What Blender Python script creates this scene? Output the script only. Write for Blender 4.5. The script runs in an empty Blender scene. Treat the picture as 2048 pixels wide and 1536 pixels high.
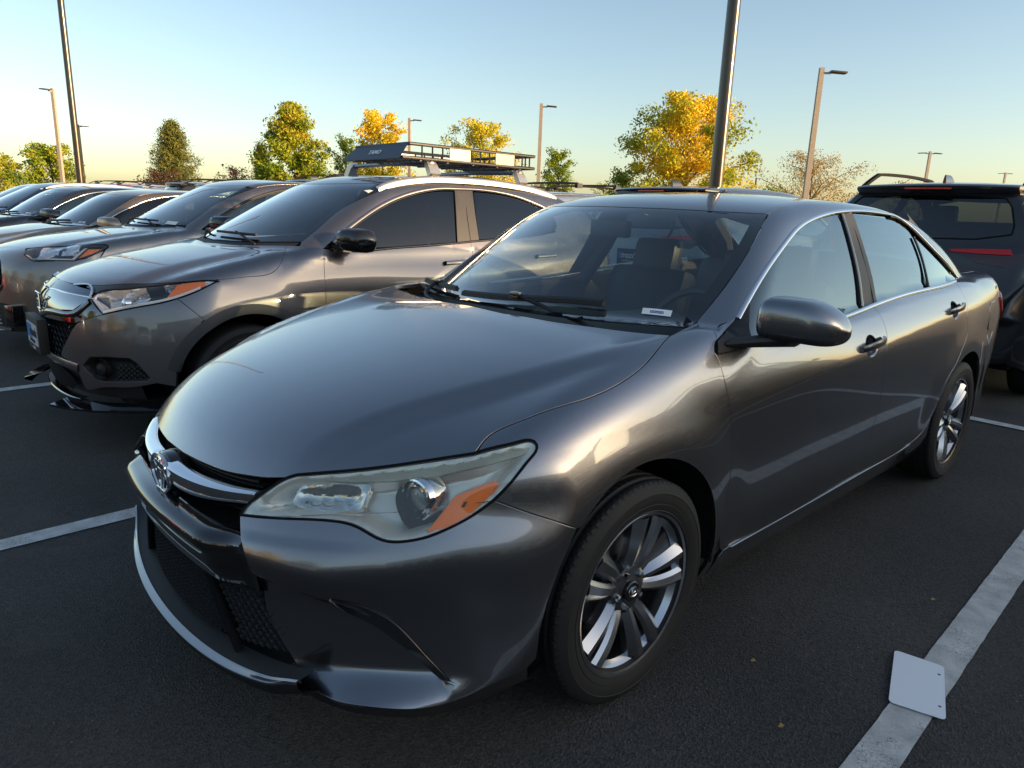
import bpy, bmesh, math, random
import numpy as np
from mathutils import Vector, Matrix
from mathutils.geometry import delaunay_2d_cdt

C = bpy.context.scene.collection
SC = bpy.context.scene
R = math.radians
rnd = random.Random(7)

# ---------------------------------------------------------------- camera
cam_d = bpy.data.cameras.new('camera'); cam = bpy.data.objects.new('camera', cam_d); C.objects.link(cam); SC.camera = cam
cam_d.sensor_width = 36.0; cam_d.lens = 36.0 * 1398.438 / 2048.0; cam_d.clip_start = 0.05; cam_d.clip_end = 3000
def aim(pos, yaw, pitch, roll):
    d = Vector((math.sin(yaw) * math.cos(pitch), math.cos(yaw) * math.cos(pitch), -math.sin(pitch)))
    r = d.cross(Vector((0, 0, 1))).normalized(); u = r.cross(d)
    rr = r * math.cos(roll) + u * math.sin(roll); uu = u * math.cos(roll) - r * math.sin(roll)
    cam.matrix_world = Matrix(((rr.x, uu.x, -d.x, pos[0]), (rr.y, uu.y, -d.y, pos[1]), (rr.z, uu.z, -d.z, pos[2]), (0, 0, 0, 1)))
aim((1.92612, -1.47205, 1.35753), -0.819062, 0.242738, 0.0351713)

# ---------------------------------------------------------------- sky, sun, exposure
SUN_EL, SUN_AZ = R(11.0), R(26.0)          # azimuth counted from +X towards +Y
world = bpy.data.worlds.new("World"); SC.world = world; world.use_nodes = True
wn, wl = world.node_tree.nodes, world.node_tree.links
sky = wn.new('ShaderNodeTexSky'); sky.sky_type = 'NISHITA'; sky.sun_disc = False
sky.sun_elevation = SUN_EL; sky.sun_rotation = R(90) - SUN_AZ
sky.altitude = 1500; sky.air_density = 1.15; sky.dust_density = 4.2; sky.ozone_density = 0.9
wn['Background'].inputs['Strength'].default_value = 0.122
wl.new(sky.outputs['Color'], wn['Background'].inputs['Color'])
sun_d = bpy.data.lights.new('sun', 'SUN'); sun_d.energy = 5.0; sun_d.angle = R(0.6); sun_d.color = (1.0, 0.66, 0.36)
sun = bpy.data.objects.new('sun', sun_d); C.objects.link(sun)
sdir = Vector((math.cos(SUN_AZ) * math.cos(SUN_EL), math.sin(SUN_AZ) * math.cos(SUN_EL), math.sin(SUN_EL)))
sun.rotation_euler = sdir.to_track_quat('Z', 'Y').to_euler(); sun.location = sdir * 50
SC.view_settings.view_transform = 'Standard'; SC.view_settings.look = 'None'
SC.view_settings.exposure = 1.08; SC.view_settings.gamma = 1.0; SC.view_settings.use_curve_mapping = False

# ---------------------------------------------------------------- materials
MATS = {}
def mat(name):
    m = bpy.data.materials.new(name); m.use_nodes = True; MATS[name] = m
    return m, m.node_tree.nodes, m.node_tree.links, m.node_tree.nodes['Principled BSDF']
def simple(name, col, rough=0.5, metal=0.0, coat=0.0, spec=0.5, noise=0.0, scale=30.0, bump=0.0):
    m, n, l, b = mat(name)
    b.inputs['Base Color'].default_value = (*col, 1); b.inputs['Roughness'].default_value = rough
    b.inputs['Metallic'].default_value = metal; b.inputs['Coat Weight'].default_value = coat
    b.inputs['Specular IOR Level'].default_value = spec; b.inputs['Coat Roughness'].default_value = 0.03
    if noise or bump:
        tc = n.new('ShaderNodeTexCoord'); t = n.new('ShaderNodeTexNoise'); t.inputs['Scale'].default_value = scale; t.inputs['Detail'].default_value = 6
        l.new(tc.outputs['Object'], t.inputs['Vector'])
        if noise:
            mx = n.new('ShaderNodeMix'); mx.data_type = 'RGBA'
            mx.inputs['A'].default_value = (*[c * (1 - noise) for c in col], 1); mx.inputs['B'].default_value = (*[min(1, c * (1 + noise)) for c in col], 1)
            l.new(t.outputs['Fac'], mx.inputs['Factor']); l.new(mx.outputs['Result'], b.inputs['Base Color'])
        if bump:
            bp = n.new('ShaderNodeBump'); bp.inputs['Strength'].default_value = bump; bp.inputs['Distance'].default_value = 0.002
            l.new(t.outputs['Fac'], bp.inputs['Height']); l.new(bp.outputs['Normal'], b.inputs['Normal'])
    return m
def paint(name, col, metal=0.88, rough=0.34, flake=0.08, dust=0.02, ior=1.72):
    """metallic flake base under clear coat with a thin uneven film of dust"""
    m, n, l, b = mat(name)
    tc = n.new('ShaderNodeTexCoord')
    v = n.new('ShaderNodeTexVoronoi'); v.inputs['Scale'].default_value = 900; l.new(tc.outputs['Object'], v.inputs['Vector'])
    nm = n.new('ShaderNodeVectorMath'); nm.operation = 'SUBTRACT'; nm.inputs[1].default_value = (.5, .5, .5); l.new(v.outputs['Color'], nm.inputs[0])
    sc = n.new('ShaderNodeVectorMath'); sc.operation = 'SCALE'; sc.inputs['Scale'].default_value = flake; l.new(nm.outputs[0], sc.inputs[0])
    geo = n.new('ShaderNodeNewGeometry'); ad = n.new('ShaderNodeVectorMath'); ad.operation = 'ADD'
    l.new(geo.outputs['Normal'], ad.inputs[0]); l.new(sc.outputs[0], ad.inputs[1])
    no = n.new('ShaderNodeVectorMath'); no.operation = 'NORMALIZE'; l.new(ad.outputs[0], no.inputs[0])
    l.new(no.outputs[0], b.inputs['Normal'])
    d1 = n.new('ShaderNodeTexNoise'); d1.inputs['Scale'].default_value = 3.0; d1.inputs['Detail'].default_value = 8; l.new(tc.outputs['Object'], d1.inputs['Vector'])
    cr = n.new('ShaderNodeMapRange'); cr.inputs['From Min'].default_value = .35; cr.inputs['From Max'].default_value = .75
    cr.inputs['To Min'].default_value = 0.0; cr.inputs['To Max'].default_value = dust; l.new(d1.outputs['Fac'], cr.inputs['Value'])
    mx = n.new('ShaderNodeMix'); mx.data_type = 'RGBA'; mx.inputs['A'].default_value = (*col, 1); mx.inputs['B'].default_value = (.30, .27, .24, 1)
    l.new(cr.outputs['Result'], mx.inputs['Factor']); l.new(mx.outputs['Result'], b.inputs['Base Color'])
    b.inputs['Metallic'].default_value = metal; b.inputs['Roughness'].default_value = rough
    b.inputs['Coat Weight'].default_value = 1.0; b.inputs['Coat IOR'].default_value = ior
    cr2 = n.new('ShaderNodeMapRange'); cr2.inputs['To Min'].default_value = .015; cr2.inputs['To Max'].default_value = .06; l.new(d1.outputs['Fac'], cr2.inputs['Value'])
    l.new(cr2.outputs['Result'], b.inputs['Coat Roughness'])
    return m
def glass(name, tint, refl=1.0, haze=0.0, hcol=(.6, .6, .6), ior=1.5, rough=0.0, gain=1.7):
    """one thin pane: what is behind shows through the tint, the sky mirrors by Fresnel on both faces"""
    m, n, l, b = mat(name); n.remove(b)
    tr = n.new('ShaderNodeBsdfTransparent'); tr.inputs['Color'].default_value = (*tint, 1)
    gl = n.new('ShaderNodeBsdfGlossy'); gl.inputs['Roughness'].default_value = rough; gl.inputs['Color'].default_value = (*(refl if isinstance(refl, tuple) else (refl,) * 3), 1)
    fr = n.new('ShaderNodeFresnel'); 
    ge = n.new('ShaderNodeNewGeometry'); io = n.new('ShaderNodeMix'); io.data_type = 'FLOAT'; io.inputs['A'].default_value = ior; io.inputs['B'].default_value = 1 / ior
    l.new(ge.outputs['Backfacing'], io.inputs['Factor']); l.new(io.outputs['Result'], fr.inputs['IOR'])     # the same pane from either face
    k = n.new('ShaderNodeMath'); k.operation = 'MULTIPLY'; k.inputs[1].default_value = gain; k.use_clamp = True; l.new(fr.outputs[0], k.inputs[0])
    mx = n.new('ShaderNodeMixShader'); l.new(k.outputs[0], mx.inputs[0]); l.new(gl.outputs[0], mx.inputs[2])
    if haze:
        df = n.new('ShaderNodeBsdfDiffuse'); df.inputs['Color'].default_value = (*hcol, 1)
        m2 = n.new('ShaderNodeMixShader'); m2.inputs[0].default_value = haze; l.new(tr.outputs[0], m2.inputs[1]); l.new(df.outputs[0], m2.inputs[2]); l.new(m2.outputs[0], mx.inputs[1])
    else:
        l.new(tr.outputs[0], mx.inputs[1])
    l.new(mx.outputs[0], n['Material Output'].inputs['Surface'])
    return m

GREY = paint('grey_mica_paint', (.25, .243, .255), 1.0, .25, flake=.05)
CHROME = simple('chrome', (.78, .78, .79), .06, 1.0)
SATIN = simple('satin_alloy', (.50, .51, .53), .24, 1.0)
SPOKE = simple('machined_alloy', (.50, .51, .53), .27, 1.0)
DARKALLOY = simple('dark_alloy', (.16, .165, .175), .30, .9)
GLOSSBLACK = simple('gloss_black', (.008, .008, .009), .08, 0, .8)
BLACK = simple('black_plastic', (.014, .014, .015), .6, noise=.2, scale=40)
MATTE = simple('matt_black', (.008, .008, .009), .8, spec=.12)
RUBBER = simple('rubber', (.013, .0125, .012), .7, noise=.35, scale=25)
GREYPLASTIC = simple('grey_plastic', (.04, .04, .042), .5)
SEATM = simple('dark_seat_leather', (.05, .052, .055), .45, bump=.2, scale=200)
DASHM = simple('dash_plastic', (.065, .068, .068), .55, bump=.3, scale=300)
LINER = simple('headliner', (.25, .24, .22), .9)
WINDSHIELD = glass('windshield_glass', (.74, .84, .83), 1.0, gain=2.0)
SIDEGLASS = glass('tinted_side_glass', (.50, .58, .57), (.80, .93, .94), ior=1.65, gain=2.1)
LENS = glass('hazed_headlight_lens', (.93, .94, .89), 1.0, .04, (.80, .80, .74), 1.45, gain=1.3)
CLEAR = glass('clear_lens', (.95, .95, .95), 1.0)
AMBER = simple('amber_reflector', (1.0, .21, .008), .35, 0, .3)
REDLENS = simple('red_lens', (.55, .010, .015), .2, 0, .3)
WHITE = simple('white_plate', (.88, .89, .90), .35, 0, .3)
PAPER = simple('paper_white', (.75, .80, .78), .6)

# ---------------------------------------------------------------- mesh helpers
def obj(name, me, m, parent=None, **props):
    o = bpy.data.objects.new(name, me); C.objects.link(o)
    if m is not None:
        for q in (m if isinstance(m, (list, tuple)) else [m]): me.materials.append(q)
    if parent is not None: o.parent = parent
    for k, v in props.items(): o[k] = v
    return o
def mesh(name, V, F, smooth=True, N=None):
    me = bpy.data.meshes.new(name); me.from_pydata([tuple(map(float, v)) for v in V], [], [tuple(int(i) for i in f) for f in F])
    if smooth: me.polygons.foreach_set('use_smooth', [True] * len(me.polygons))
    me.update()
    if N is not None: me.normals_split_custom_set_from_vertices([tuple(map(float, q)) for q in N])
    return me
def thing(name, label, cat, loc=(0, 0, 0), rz=0, group=None):
    o = bpy.data.objects.new(name, None); C.objects.link(o); o.location = loc; o.rotation_euler = (0, 0, rz); o.empty_display_size = .2
    o['label'] = label; o['category'] = cat
    if group: o['group'] = group
    return o
def tag(o, label, cat, group=None):
    o['label'] = label; o['category'] = cat
    if group: o['group'] = group
    return o
class MB:
    """collects simple solids; build() links them as one mesh"""
    def __init__(self): self.V = []; self.F = []
    def add(self, V, F):
        k = len(self.V); self.V += [tuple(v) for v in V]; self.F += [tuple(i + k for i in f) for f in F]; return self
    def box(self, c, h, rot=None, taper=1.0):
        pts = [(sx * h[0] * (taper if sz > 0 else 1), sy * h[1] * (taper if sz > 0 else 1), sz * h[2]) for sz in (-1, 1) for sx, sy in ((-1, -1), (1, -1), (1, 1), (-1, 1))]
        M = rot if rot is not None else Matrix.Identity(3)
        return self.add([tuple(M @ Vector(q) + Vector(c)) for q in pts], [(3, 2, 1, 0), (4, 5, 6, 7), (0, 1, 5, 4), (1, 2, 6, 5), (2, 3, 7, 6), (3, 0, 4, 7)])
    def tube(self, P, r, n=8, cap=True):
        P = [Vector(p) for p in P]; rr = r if isinstance(r, (list, tuple)) else [r] * len(P); V = []; up = None
        for i, p in enumerate(P):
            t = (P[min(i + 1, len(P) - 1)] - P[max(i - 1, 0)]).normalized()
            if up is None: up = t.orthogonal().normalized()
            up = (up - t * up.dot(t)).normalized(); s = t.cross(up)
            for k in range(n):
                a = 2 * math.pi * k / n; V.append(p + (up * math.cos(a) + s * math.sin(a)) * rr[i])
        F = [(i * n + k, i * n + (k + 1) % n, (i + 1) * n + (k + 1) % n, (i + 1) * n + k) for i in range(len(P) - 1) for k in range(n)]
        if cap: F += [tuple(range(n - 1, -1, -1)), tuple((len(P) - 1) * n + k for k in range(n))]
        return self.add(V, F)
    def lathe(self, prof, n=32, axis='x', c=(0, 0, 0), closed=False):
        V = []
        for a, r in prof:
            for k in range(n):
                t = 2 * math.pi * k / n; u, v = r * math.cos(t), r * math.sin(t)
                q = (a, u, v) if axis == 'x' else ((u, a, v) if axis == 'y' else (u, v, a))
                V.append((q[0] + c[0], q[1] + c[1], q[2] + c[2]))
        F = [(i * n + k, i * n + (k + 1) % n, (i + 1) * n + (k + 1) % n, (i + 1) * n + k) for i in range(len(prof) - 1) for k in range(n)]
        return self.add(V, F)
    def build(self, name, m, parent=None, smooth=True, sharp=35, bevel=0.0, **props):
        me = mesh(name, self.V, self.F, smooth)
        bm = bmesh.new(); bm.from_mesh(me); bmesh.ops.recalc_face_normals(bm, faces=bm.faces)
        if bevel: bmesh.ops.bevel(bm, geom=[e for e in bm.edges if len(e.link_faces) == 2 and e.calc_face_angle(0) > .6], offset=bevel, segments=2, profile=.6, affect='EDGES', clamp_overlap=True)
        if smooth:
            for f in bm.faces: f.smooth = True
            for e in bm.edges:
                if len(e.link_faces) == 2 and e.calc_face_angle(0) > R(sharp): e.smooth = False
        bm.to_mesh(me); bm.free()
        return obj(name, me, m, parent, **props)
def loft(sections, closed=True, caps=True):
    n = len(sections[0]); V = [tuple(p) for s in sections for p in s]; F = []
    for i in range(len(sections) - 1):
        for k in range(n if closed else n - 1):
            F.append((i * n + k, i * n + (k + 1) % n, (i + 1) * n + (k + 1) % n, (i + 1) * n + k))
    if caps and closed: F += [tuple(range(n - 1, -1, -1)), tuple((len(sections) - 1) * n + k for k in range(n))]
    return V, F


def nat_spline(xs, ys, xq):
    """natural cubic spline through (xs, ys), linear beyond the ends"""
    xs = np.asarray(xs, float); ys = np.asarray(ys, float); n = len(xs)
    if n == 2:
        return ys[0] + (np.asarray(xq) - xs[0]) * (ys[1] - ys[0]) / (xs[1] - xs[0])
    h = np.diff(xs); A = np.zeros((n, n)); r = np.zeros(n); A[0, 0] = A[-1, -1] = 1
    for i in range(1, n - 1):
        A[i, i - 1] = h[i - 1]; A[i, i] = 2 * (h[i - 1] + h[i]); A[i, i + 1] = h[i]
        r[i] = 6 * ((ys[i + 1] - ys[i]) / h[i] - (ys[i] - ys[i - 1]) / h[i - 1])
    M = np.linalg.solve(A, r)
    xq = np.asarray(xq, float); q = np.clip(xq, xs[0], xs[-1])
    i = np.clip(np.searchsorted(xs, q) - 1, 0, n - 2)
    a = (xs[i + 1] - q) / h[i]; b = (q - xs[i]) / h[i]
    v = a * ys[i] + b * ys[i + 1] + ((a ** 3 - a) * M[i] + (b ** 3 - b) * M[i + 1]) * h[i] ** 2 / 6
    s0 = (ys[1] - ys[0]) / h[0] - h[0] * M[1] / 6; s1 = (ys[-1] - ys[-2]) / h[-1] + h[-1] * M[-2] / 6
    return v + np.minimum(xq - xs[0], 0) * s0 + np.maximum(xq - xs[-1], 0) * s1


class Sp:
    """smooth 1-D profile: monotone cubic through the knots, softened over 'soft' metres; fast lookup"""
    def __init__(self, pts, soft=0.0, lo=-1.6, hi=5.2):
        pts = sorted(pts); x = np.array([p[0] for p in pts], float); y = np.array([p[1] for p in pts], float)
        self.lo, self.n = lo, int((hi - lo) / 0.002) + 1
        self.t = lo + np.arange(self.n) * 0.002
        if len(x) == 1:
            self.v = np.full(self.n, y[0]); return
        h = np.diff(x); d = np.diff(y) / h; m = np.zeros(len(x)); m[0], m[-1] = d[0], d[-1]
        for i in range(1, len(x) - 1):
            if d[i - 1] * d[i] > 0:
                w1, w2 = 2 * h[i] + h[i - 1], h[i] + 2 * h[i - 1]
                m[i] = (w1 + w2) / (w1 / d[i - 1] + w2 / d[i])
        q = np.clip(self.t, x[0], x[-1]); i = np.clip(np.searchsorted(x, q) - 1, 0, len(x) - 2)
        s = (q - x[i]) / h[i]
        v = (2 * s ** 3 - 3 * s ** 2 + 1) * y[i] + (s ** 3 - 2 * s ** 2 + s) * h[i] * m[i] + (3 * s ** 2 - 2 * s ** 3) * y[i + 1] + (s ** 3 - s ** 2) * h[i] * m[i + 1]
        v = v + np.minimum(self.t - x[0], 0) * m[0] + np.maximum(self.t - x[-1], 0) * m[-1]
        if soft > 0:
            w = max(2, int(soft * 3 / 0.002)); k = np.exp(-0.5 * (np.arange(-w, w + 1) / (soft / 0.002)) ** 2); k /= k.sum()
            e = np.concatenate([v[0] + (v[1] - v[0]) * np.arange(-w, 0), v, v[-1] + (v[-1] - v[-2]) * np.arange(1, w + 1)])
            v = np.convolve(e, k, 'valid')
        self.v = v

    def __call__(self, q):
        u = np.minimum(np.maximum((np.asarray(q, float) - self.lo) * 500.0, 0), self.n - 1.001)
        i = u.astype(int); f = u - i
        return self.v[i] * (1 - f) + self.v[i + 1] * f


class Sheet:
    """S(y, z): half width table; smooth in both directions"""
    def __init__(self, zs, rows, soft=0.05):
        # rows: {y: [x at each z]}
        ys = sorted(rows)
        self.cols = [Sp([(y, rows[y][i]) for y in ys], soft) for i in range(len(zs))]
        self.basis = []
        g = np.arange(-0.2, 2.2, 0.002)
        for i in range(len(zs)):
            e = np.zeros(len(zs)); e[i] = 1
            b = Sp([(-0.2, 0), (2.2, 0)], 0, -0.2, 2.2); b.v = nat_spline(zs, e, b.t); self.basis.append(b)

    def __call__(self, y, z):
        return sum(c(y) * b(z) for c, b in zip(self.cols, self.basis))


def smax(a, b, k):
    h = np.minimum(np.maximum(0.5 + 0.5 * (a - b) / k, 0), 1)
    return b + (a - b) * h + k * h * (1 - h)


def sstep(a, b, x):
    t = np.minimum(np.maximum((x - a) * (1.0 / (b - a)), 0), 1)
    return t * t * t * (t * (6 * t - 15) + 10)


def kink(x, w):
    """smooth version of max(x, 0)"""
    return 0.5 * (x + np.sqrt(x * x + w * w))


class Body:
    """A car body as the zero level of f(x, y, z); x half width, y rearwards from the front axle, z up"""
    z0 = 0.45
    yc = 0.35

    def f(self, P):
        x = np.abs(P[:, 0]); y = P[:, 1]; z = P[:, 2]
        a = z - self.deck(x, y)
        b = x - self.side(y, z)
        f = smax(a, b, self.kshoulder(y))
        f = smax(f, self.front(x, z) - y, self.kfront)
        f = smax(f, y - self.rear(x, z), self.krear)
        f = smax(f, .16 - z, .02)
        g = smax(z - self.roof(x, y), x - self.glass(y, z), self.kroof)
        return -smax(-f, -smax(g, .6 - z, .02), self.kbelt)

    def normal(self, P, e=0.003):
        n = np.zeros_like(P)
        for i in range(3):
            d = np.zeros(3); d[i] = e
            n[:, i] = self.f(P + d) - self.f(P - d)
        return n / np.maximum(np.linalg.norm(n, axis=1, keepdims=True), 1e-9)

    def march(self, O, D, t0, t1, n=90):
        """first point along O + t D (t from t0 to t1) where f goes negative"""
        N = len(O); out = np.full((N, 3), np.nan)
        n = max(40, int((t1 - t0) / .03)); C0 = max(1, 120000 // n)
        for c in range(0, N, C0):               # coarse scan, then two rounds of refinement, each in one go
            o, d = O[c:c + C0], D[c:c + C0]; m = len(o)
            lo, hi, i = np.full(m, t0), np.full(m, t1), np.arange(m); K_ = n
            for rnd_ in range(4):
                t = lo[:, None] + (hi - lo)[:, None] * np.linspace(0, 1, K_)[None]
                v = self.f((o[i][:, None] + t[..., None] * d[i][:, None]).reshape(-1, 3)).reshape(len(i), K_) < 0
                j = v.argmax(1); ok = v.any(1) & (j > 0); r = np.arange(len(i))
                lo, hi = t[r, np.maximum(j - 1, 0)][ok], t[r, j][ok]; i = i[ok]; K_ = 9
            out[c + i] = o[i] + hi[:, None] * d[i]
        return out

    def side_pt(self, yz, s=1):
        yz = np.asarray(yz, float); O = np.stack([np.full(len(yz), 1.25 * s), yz[:, 0], yz[:, 1]], -1)
        return self.march(O, np.tile([-1. * s, 0, 0], (len(O), 1)), 0, 1.25, 250)

    def top_pt(self, xy):
        xy = np.asarray(xy, float); O = np.stack([xy[:, 0], xy[:, 1], np.full(len(xy), 1.9)], -1)
        return self.march(O, np.tile([0., 0, -1.], (len(O), 1)), 0, 1.8, 300)

    def front_pt(self, xz):
        xz = np.asarray(xz, float); O = np.stack([xz[:, 0], np.full(len(xz), -1.3), xz[:, 1]], -1)
        return self.march(O, np.tile([0., 1., 0], (len(O), 1)), 0, 2.5, 300)

    def rear_pt(self, xz):
        xz = np.asarray(xz, float); O = np.stack([xz[:, 0], np.full(len(xz), 5.0), xz[:, 1]], -1)
        return self.march(O, np.tile([0., -1., 0], (len(O), 1)), 0, 2.5, 300)

    # charts: 3-D point <-> 2-D coordinates in metres, and the ray that lands on the surface
    def chart(self, kind):
        if kind == 'L':
            def to2(P): return np.stack([P[:, 1], np.arctan2(P[:, 2] - self.z0, P[:, 0]) * 0.85], -1)
            def ray(q):
                a = q[:, 1] / 0.85
                return np.stack([0 * a, q[:, 0], self.z0 + 0 * a], -1), np.stack([np.cos(a), 0 * a, np.sin(a)], -1), 1.9
        elif kind == 'F':
            def to2(P): return np.stack([np.arctan2(P[:, 0], self.yc - P[:, 1]) * 1.2, P[:, 2]], -1)
            def ray(q):
                a = q[:, 0] / 1.2
                return np.stack([0 * a, self.yc + 0 * a, q[:, 1]], -1), np.stack([np.sin(a), -np.cos(a), 0 * a], -1), 2.4
        elif kind == 'T':
            def to2(P): return P[:, :2].copy()
            def ray(q): return np.stack([q[:, 0], q[:, 1], 0 * q[:, 0]], -1), np.tile([0., 0, 1.], (len(q), 1)), 1.9
        elif kind == 'S':
            def to2(P): return P[:, 1:].copy()
            def ray(q): return np.stack([0 * q[:, 0], q[:, 0], q[:, 1]], -1), np.tile([1., 0, 0], (len(q), 1)), 1.3
        elif kind == 'R':
            def to2(P): return np.stack([P[:, 0], P[:, 2]], -1)
            def ray(q): return np.stack([q[:, 0], 0 * q[:, 0] + 2.0, q[:, 1]], -1), np.tile([0., 1., 0], (len(q), 1)), 3.2
        def to3(q):
            O, D, T = ray(q)
            return self.march(O + D * T, -D, 0, T, 240)
        return to2, to3


class Sedan(Body):
    kfront, krear, kroof, kbelt = 0.05, 0.08, 0.06, 0.03

    def __init__(self):
        self.zc = Sp([(-1.1, .52), (-1.0, .62), (-.918, .711), (-.87, .757), (-.78, .812), (-.6, .876), (-.35, .935), (-.1, .980), (.1, 1.013), (.22, 1.028),
                      (.4, 1.01), (.7, .975), (1.3, 1.0), (2.0, 1.05), (2.5, 1.07), (2.9, 1.085), (3.2, 1.10), (3.72, 1.105), (3.9, 1.08)], .03)
        self.ks = Sp([(-.9, .05), (-.6, .08), (-.2, .10), (.15, .10), (.45, .05), (.6, .03), (2.8, .03), (3.1, .08), (3.8, .10)], .05)
        zs = [.08, .20, .30, .45, .62, .76, .87, .96, 1.05, 1.18]
        self.S = Sheet(zs, {
            -1.0: [.80, .86, .885, .90, .903, .895, .87, .825, .76, .66],
            -.40: [.80, .85, .875, .888, .890, .864, .830, .79, .735, .64],
            0.00: [.78, .84, .87, .885, .893, .877, .845, .805, .76, .69],
            0.45: [.77, .83, .868, .885, .893, .888, .868, .835, .79, .72],
            1.00: [.77, .83, .868, .886, .898, .900, .893, .868, .825, .75],
            1.60: [.77, .83, .868, .888, .902, .905, .903, .885, .845, .77],
            2.40: [.77, .83, .866, .888, .902, .905, .905, .893, .862, .79],
            2.80: [.77, .83, .864, .885, .899, .902, .902, .890, .862, .80],
            3.30: [.76, .82, .850, .865, .875, .878, .876, .862, .835, .78],
            3.75: [.70, .76, .785, .80, .808, .81, .806, .79, .765, .72],
            4.00: [.64, .70, .725, .74, .748, .75, .746, .73, .705, .66]}, .07)
        self.zcr = Sp([(-.2, .80), (.6, .80), (1.0, .838), (1.46, .872), (2.5, .955), (3.2, .99)], .1)
        self.acr = Sp([(.6, 0.), (.95, .05), (1.5, .20), (2.6, .22), (3.3, .10), (3.6, 0)], .08)
        self.Fz = Sp([(.05, -.92), (.12, -.935), (.18, -.962), (.22, -.984), (.26, -.984), (.33, -.972), (.43, -.968), (.52, -.982), (.58, -.990), (.63, -.978), (.69, -.945), (.75, -.912), (.82, -.87), (.95, -.78)], .02)
        self.FA = Sp([(.1, .30), (.25, .32), (.45, .35), (.58, .37), (.68, .46), (.75, .42), (1.0, .42)], .03)
        self.FB = Sp([(.1, .38), (.25, .40), (.45, .42), (.58, .46), (.68, .42), (.75, .42), (1.0, .42)], .03)
        self.zf = Sp([(.0, .56), (.40, .535), (.50, .51), (.606, .480), (.687, .442), (.738, .395), (.79, .315), (.82, .285), (.86, .2), (1.0, .1)], .008)
        self.Ld = Sp([(.0, .0), (.46, .008), (.6, .030), (.71, .085), (.79, .062), (.87, 0.), (1., 0.)], .02)
        self.hb = Sp([(-.95, .8), (-.7, .45), (-.3, .12), (.15, -.25), (1, -.25)], .08)
        self.zr = Sp([(.0, .875), (.16, .98), (.5, 1.205), (.8, 1.378), (.92, 1.418), (1.1, 1.447), (1.4, 1.468), (1.7, 1.473), (2.1, 1.465), (2.5, 1.425), (2.8, 1.35), (3.1, 1.225), (3.3, 1.12), (3.5, 1.0)], .04)
        self.rb = Sp([(.3, .48), (1.0, .52), (1.3, .35), (1.7, 0), (2.4, -.22), (3.2, -.25)], .08)
        self.rc = Sp([(.2, .0), (.7, .05), (1.1, .09), (3, .10)], .08)
        self.gb = Sp([(.2, .855), (.5, .842), (1.0, .818), (1.6, .812), (2.2, .812), (2.6, .79), (3.0, .745), (3.4, .68)], .08)
        self.zb = Sp([(.3, .98), (1.3, 1.0), (2.0, 1.05), (2.5, 1.07), (3.2, 1.085)], .08)
        self.gr = Sp([(.6, .61), (1.1, .625), (1.6, .64), (2.2, .635), (2.6, .62), (3.0, .60), (3.4, .58)], .08)

    def deck(self, x, y):
        b = .45 * x ** 2 + self.hb(y) * x ** 4
        b = b * (1 - sstep(.4, .8, y))
        z = self.zc(y - b) - .02 * x ** 2 * sstep(2.6, 3.2, y)
        xc = .40 + .33 * (sstep(-1.1, .35, y) * .55 + .45 * np.clip((y + .9) / 1.1, 0, 1))
        fade = sstep(-.95, -.6, y) * (1 - sstep(-.05, .30, y))
        return z + fade * (.011 - .023 * sstep(-.03, .075, x - xc) + .013 * sstep(.60, .82, x))

    def side(self, y, z):
        x = self.S(y, z) - self.acr(y) * kink(z - self.zcr(y), .012)
        for yw in (0., 2.775):
            r = np.sqrt((y - yw) ** 2 + (z - .33) ** 2)
            up = sstep(.12, .30, z)
            x = x + .014 * up * (1 - sstep(.38, .62, r))
        return x

    def front(self, x, z):
        return self.Fz(z) + self.FA(z) * x ** 2 + self.FB(z) * x ** 4 - self.Ld(x) * (1 - sstep(.235, .31, z)) \
            + .028 * sstep(.0, .035, self.zf(x) - z) * sstep(.36, .46, x) * sstep(.22, .30, z) \
            - .013 * (1 - sstep(.588, .618, z)) * sstep(.36, .44, x) * (1 - sstep(.58, .70, x)) * sstep(.42, .56, z)

    def rear(self, x, z):
        return 3.82 - .10 * sstep(.75, 1.1, z) - .06 * (1 - sstep(.15, .4, z)) - .16 * x ** 2 - .25 * x ** 6

    def roof(self, x, y):
        return self.zr(y - self.rb(y) * x ** 2) - self.rc(y) * x ** 2

    def glass(self, y, z):
        t = (z - self.zb(y)) / (1.40 - self.zb(y))
        u = np.clip(t, 0.0, 1.6)
        return self.gb(y) + (self.gr(y) - self.gb(y)) * (.80 * u + .20 * u * np.abs(u))

    def kshoulder(self, y): return self.ks(y)
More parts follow.
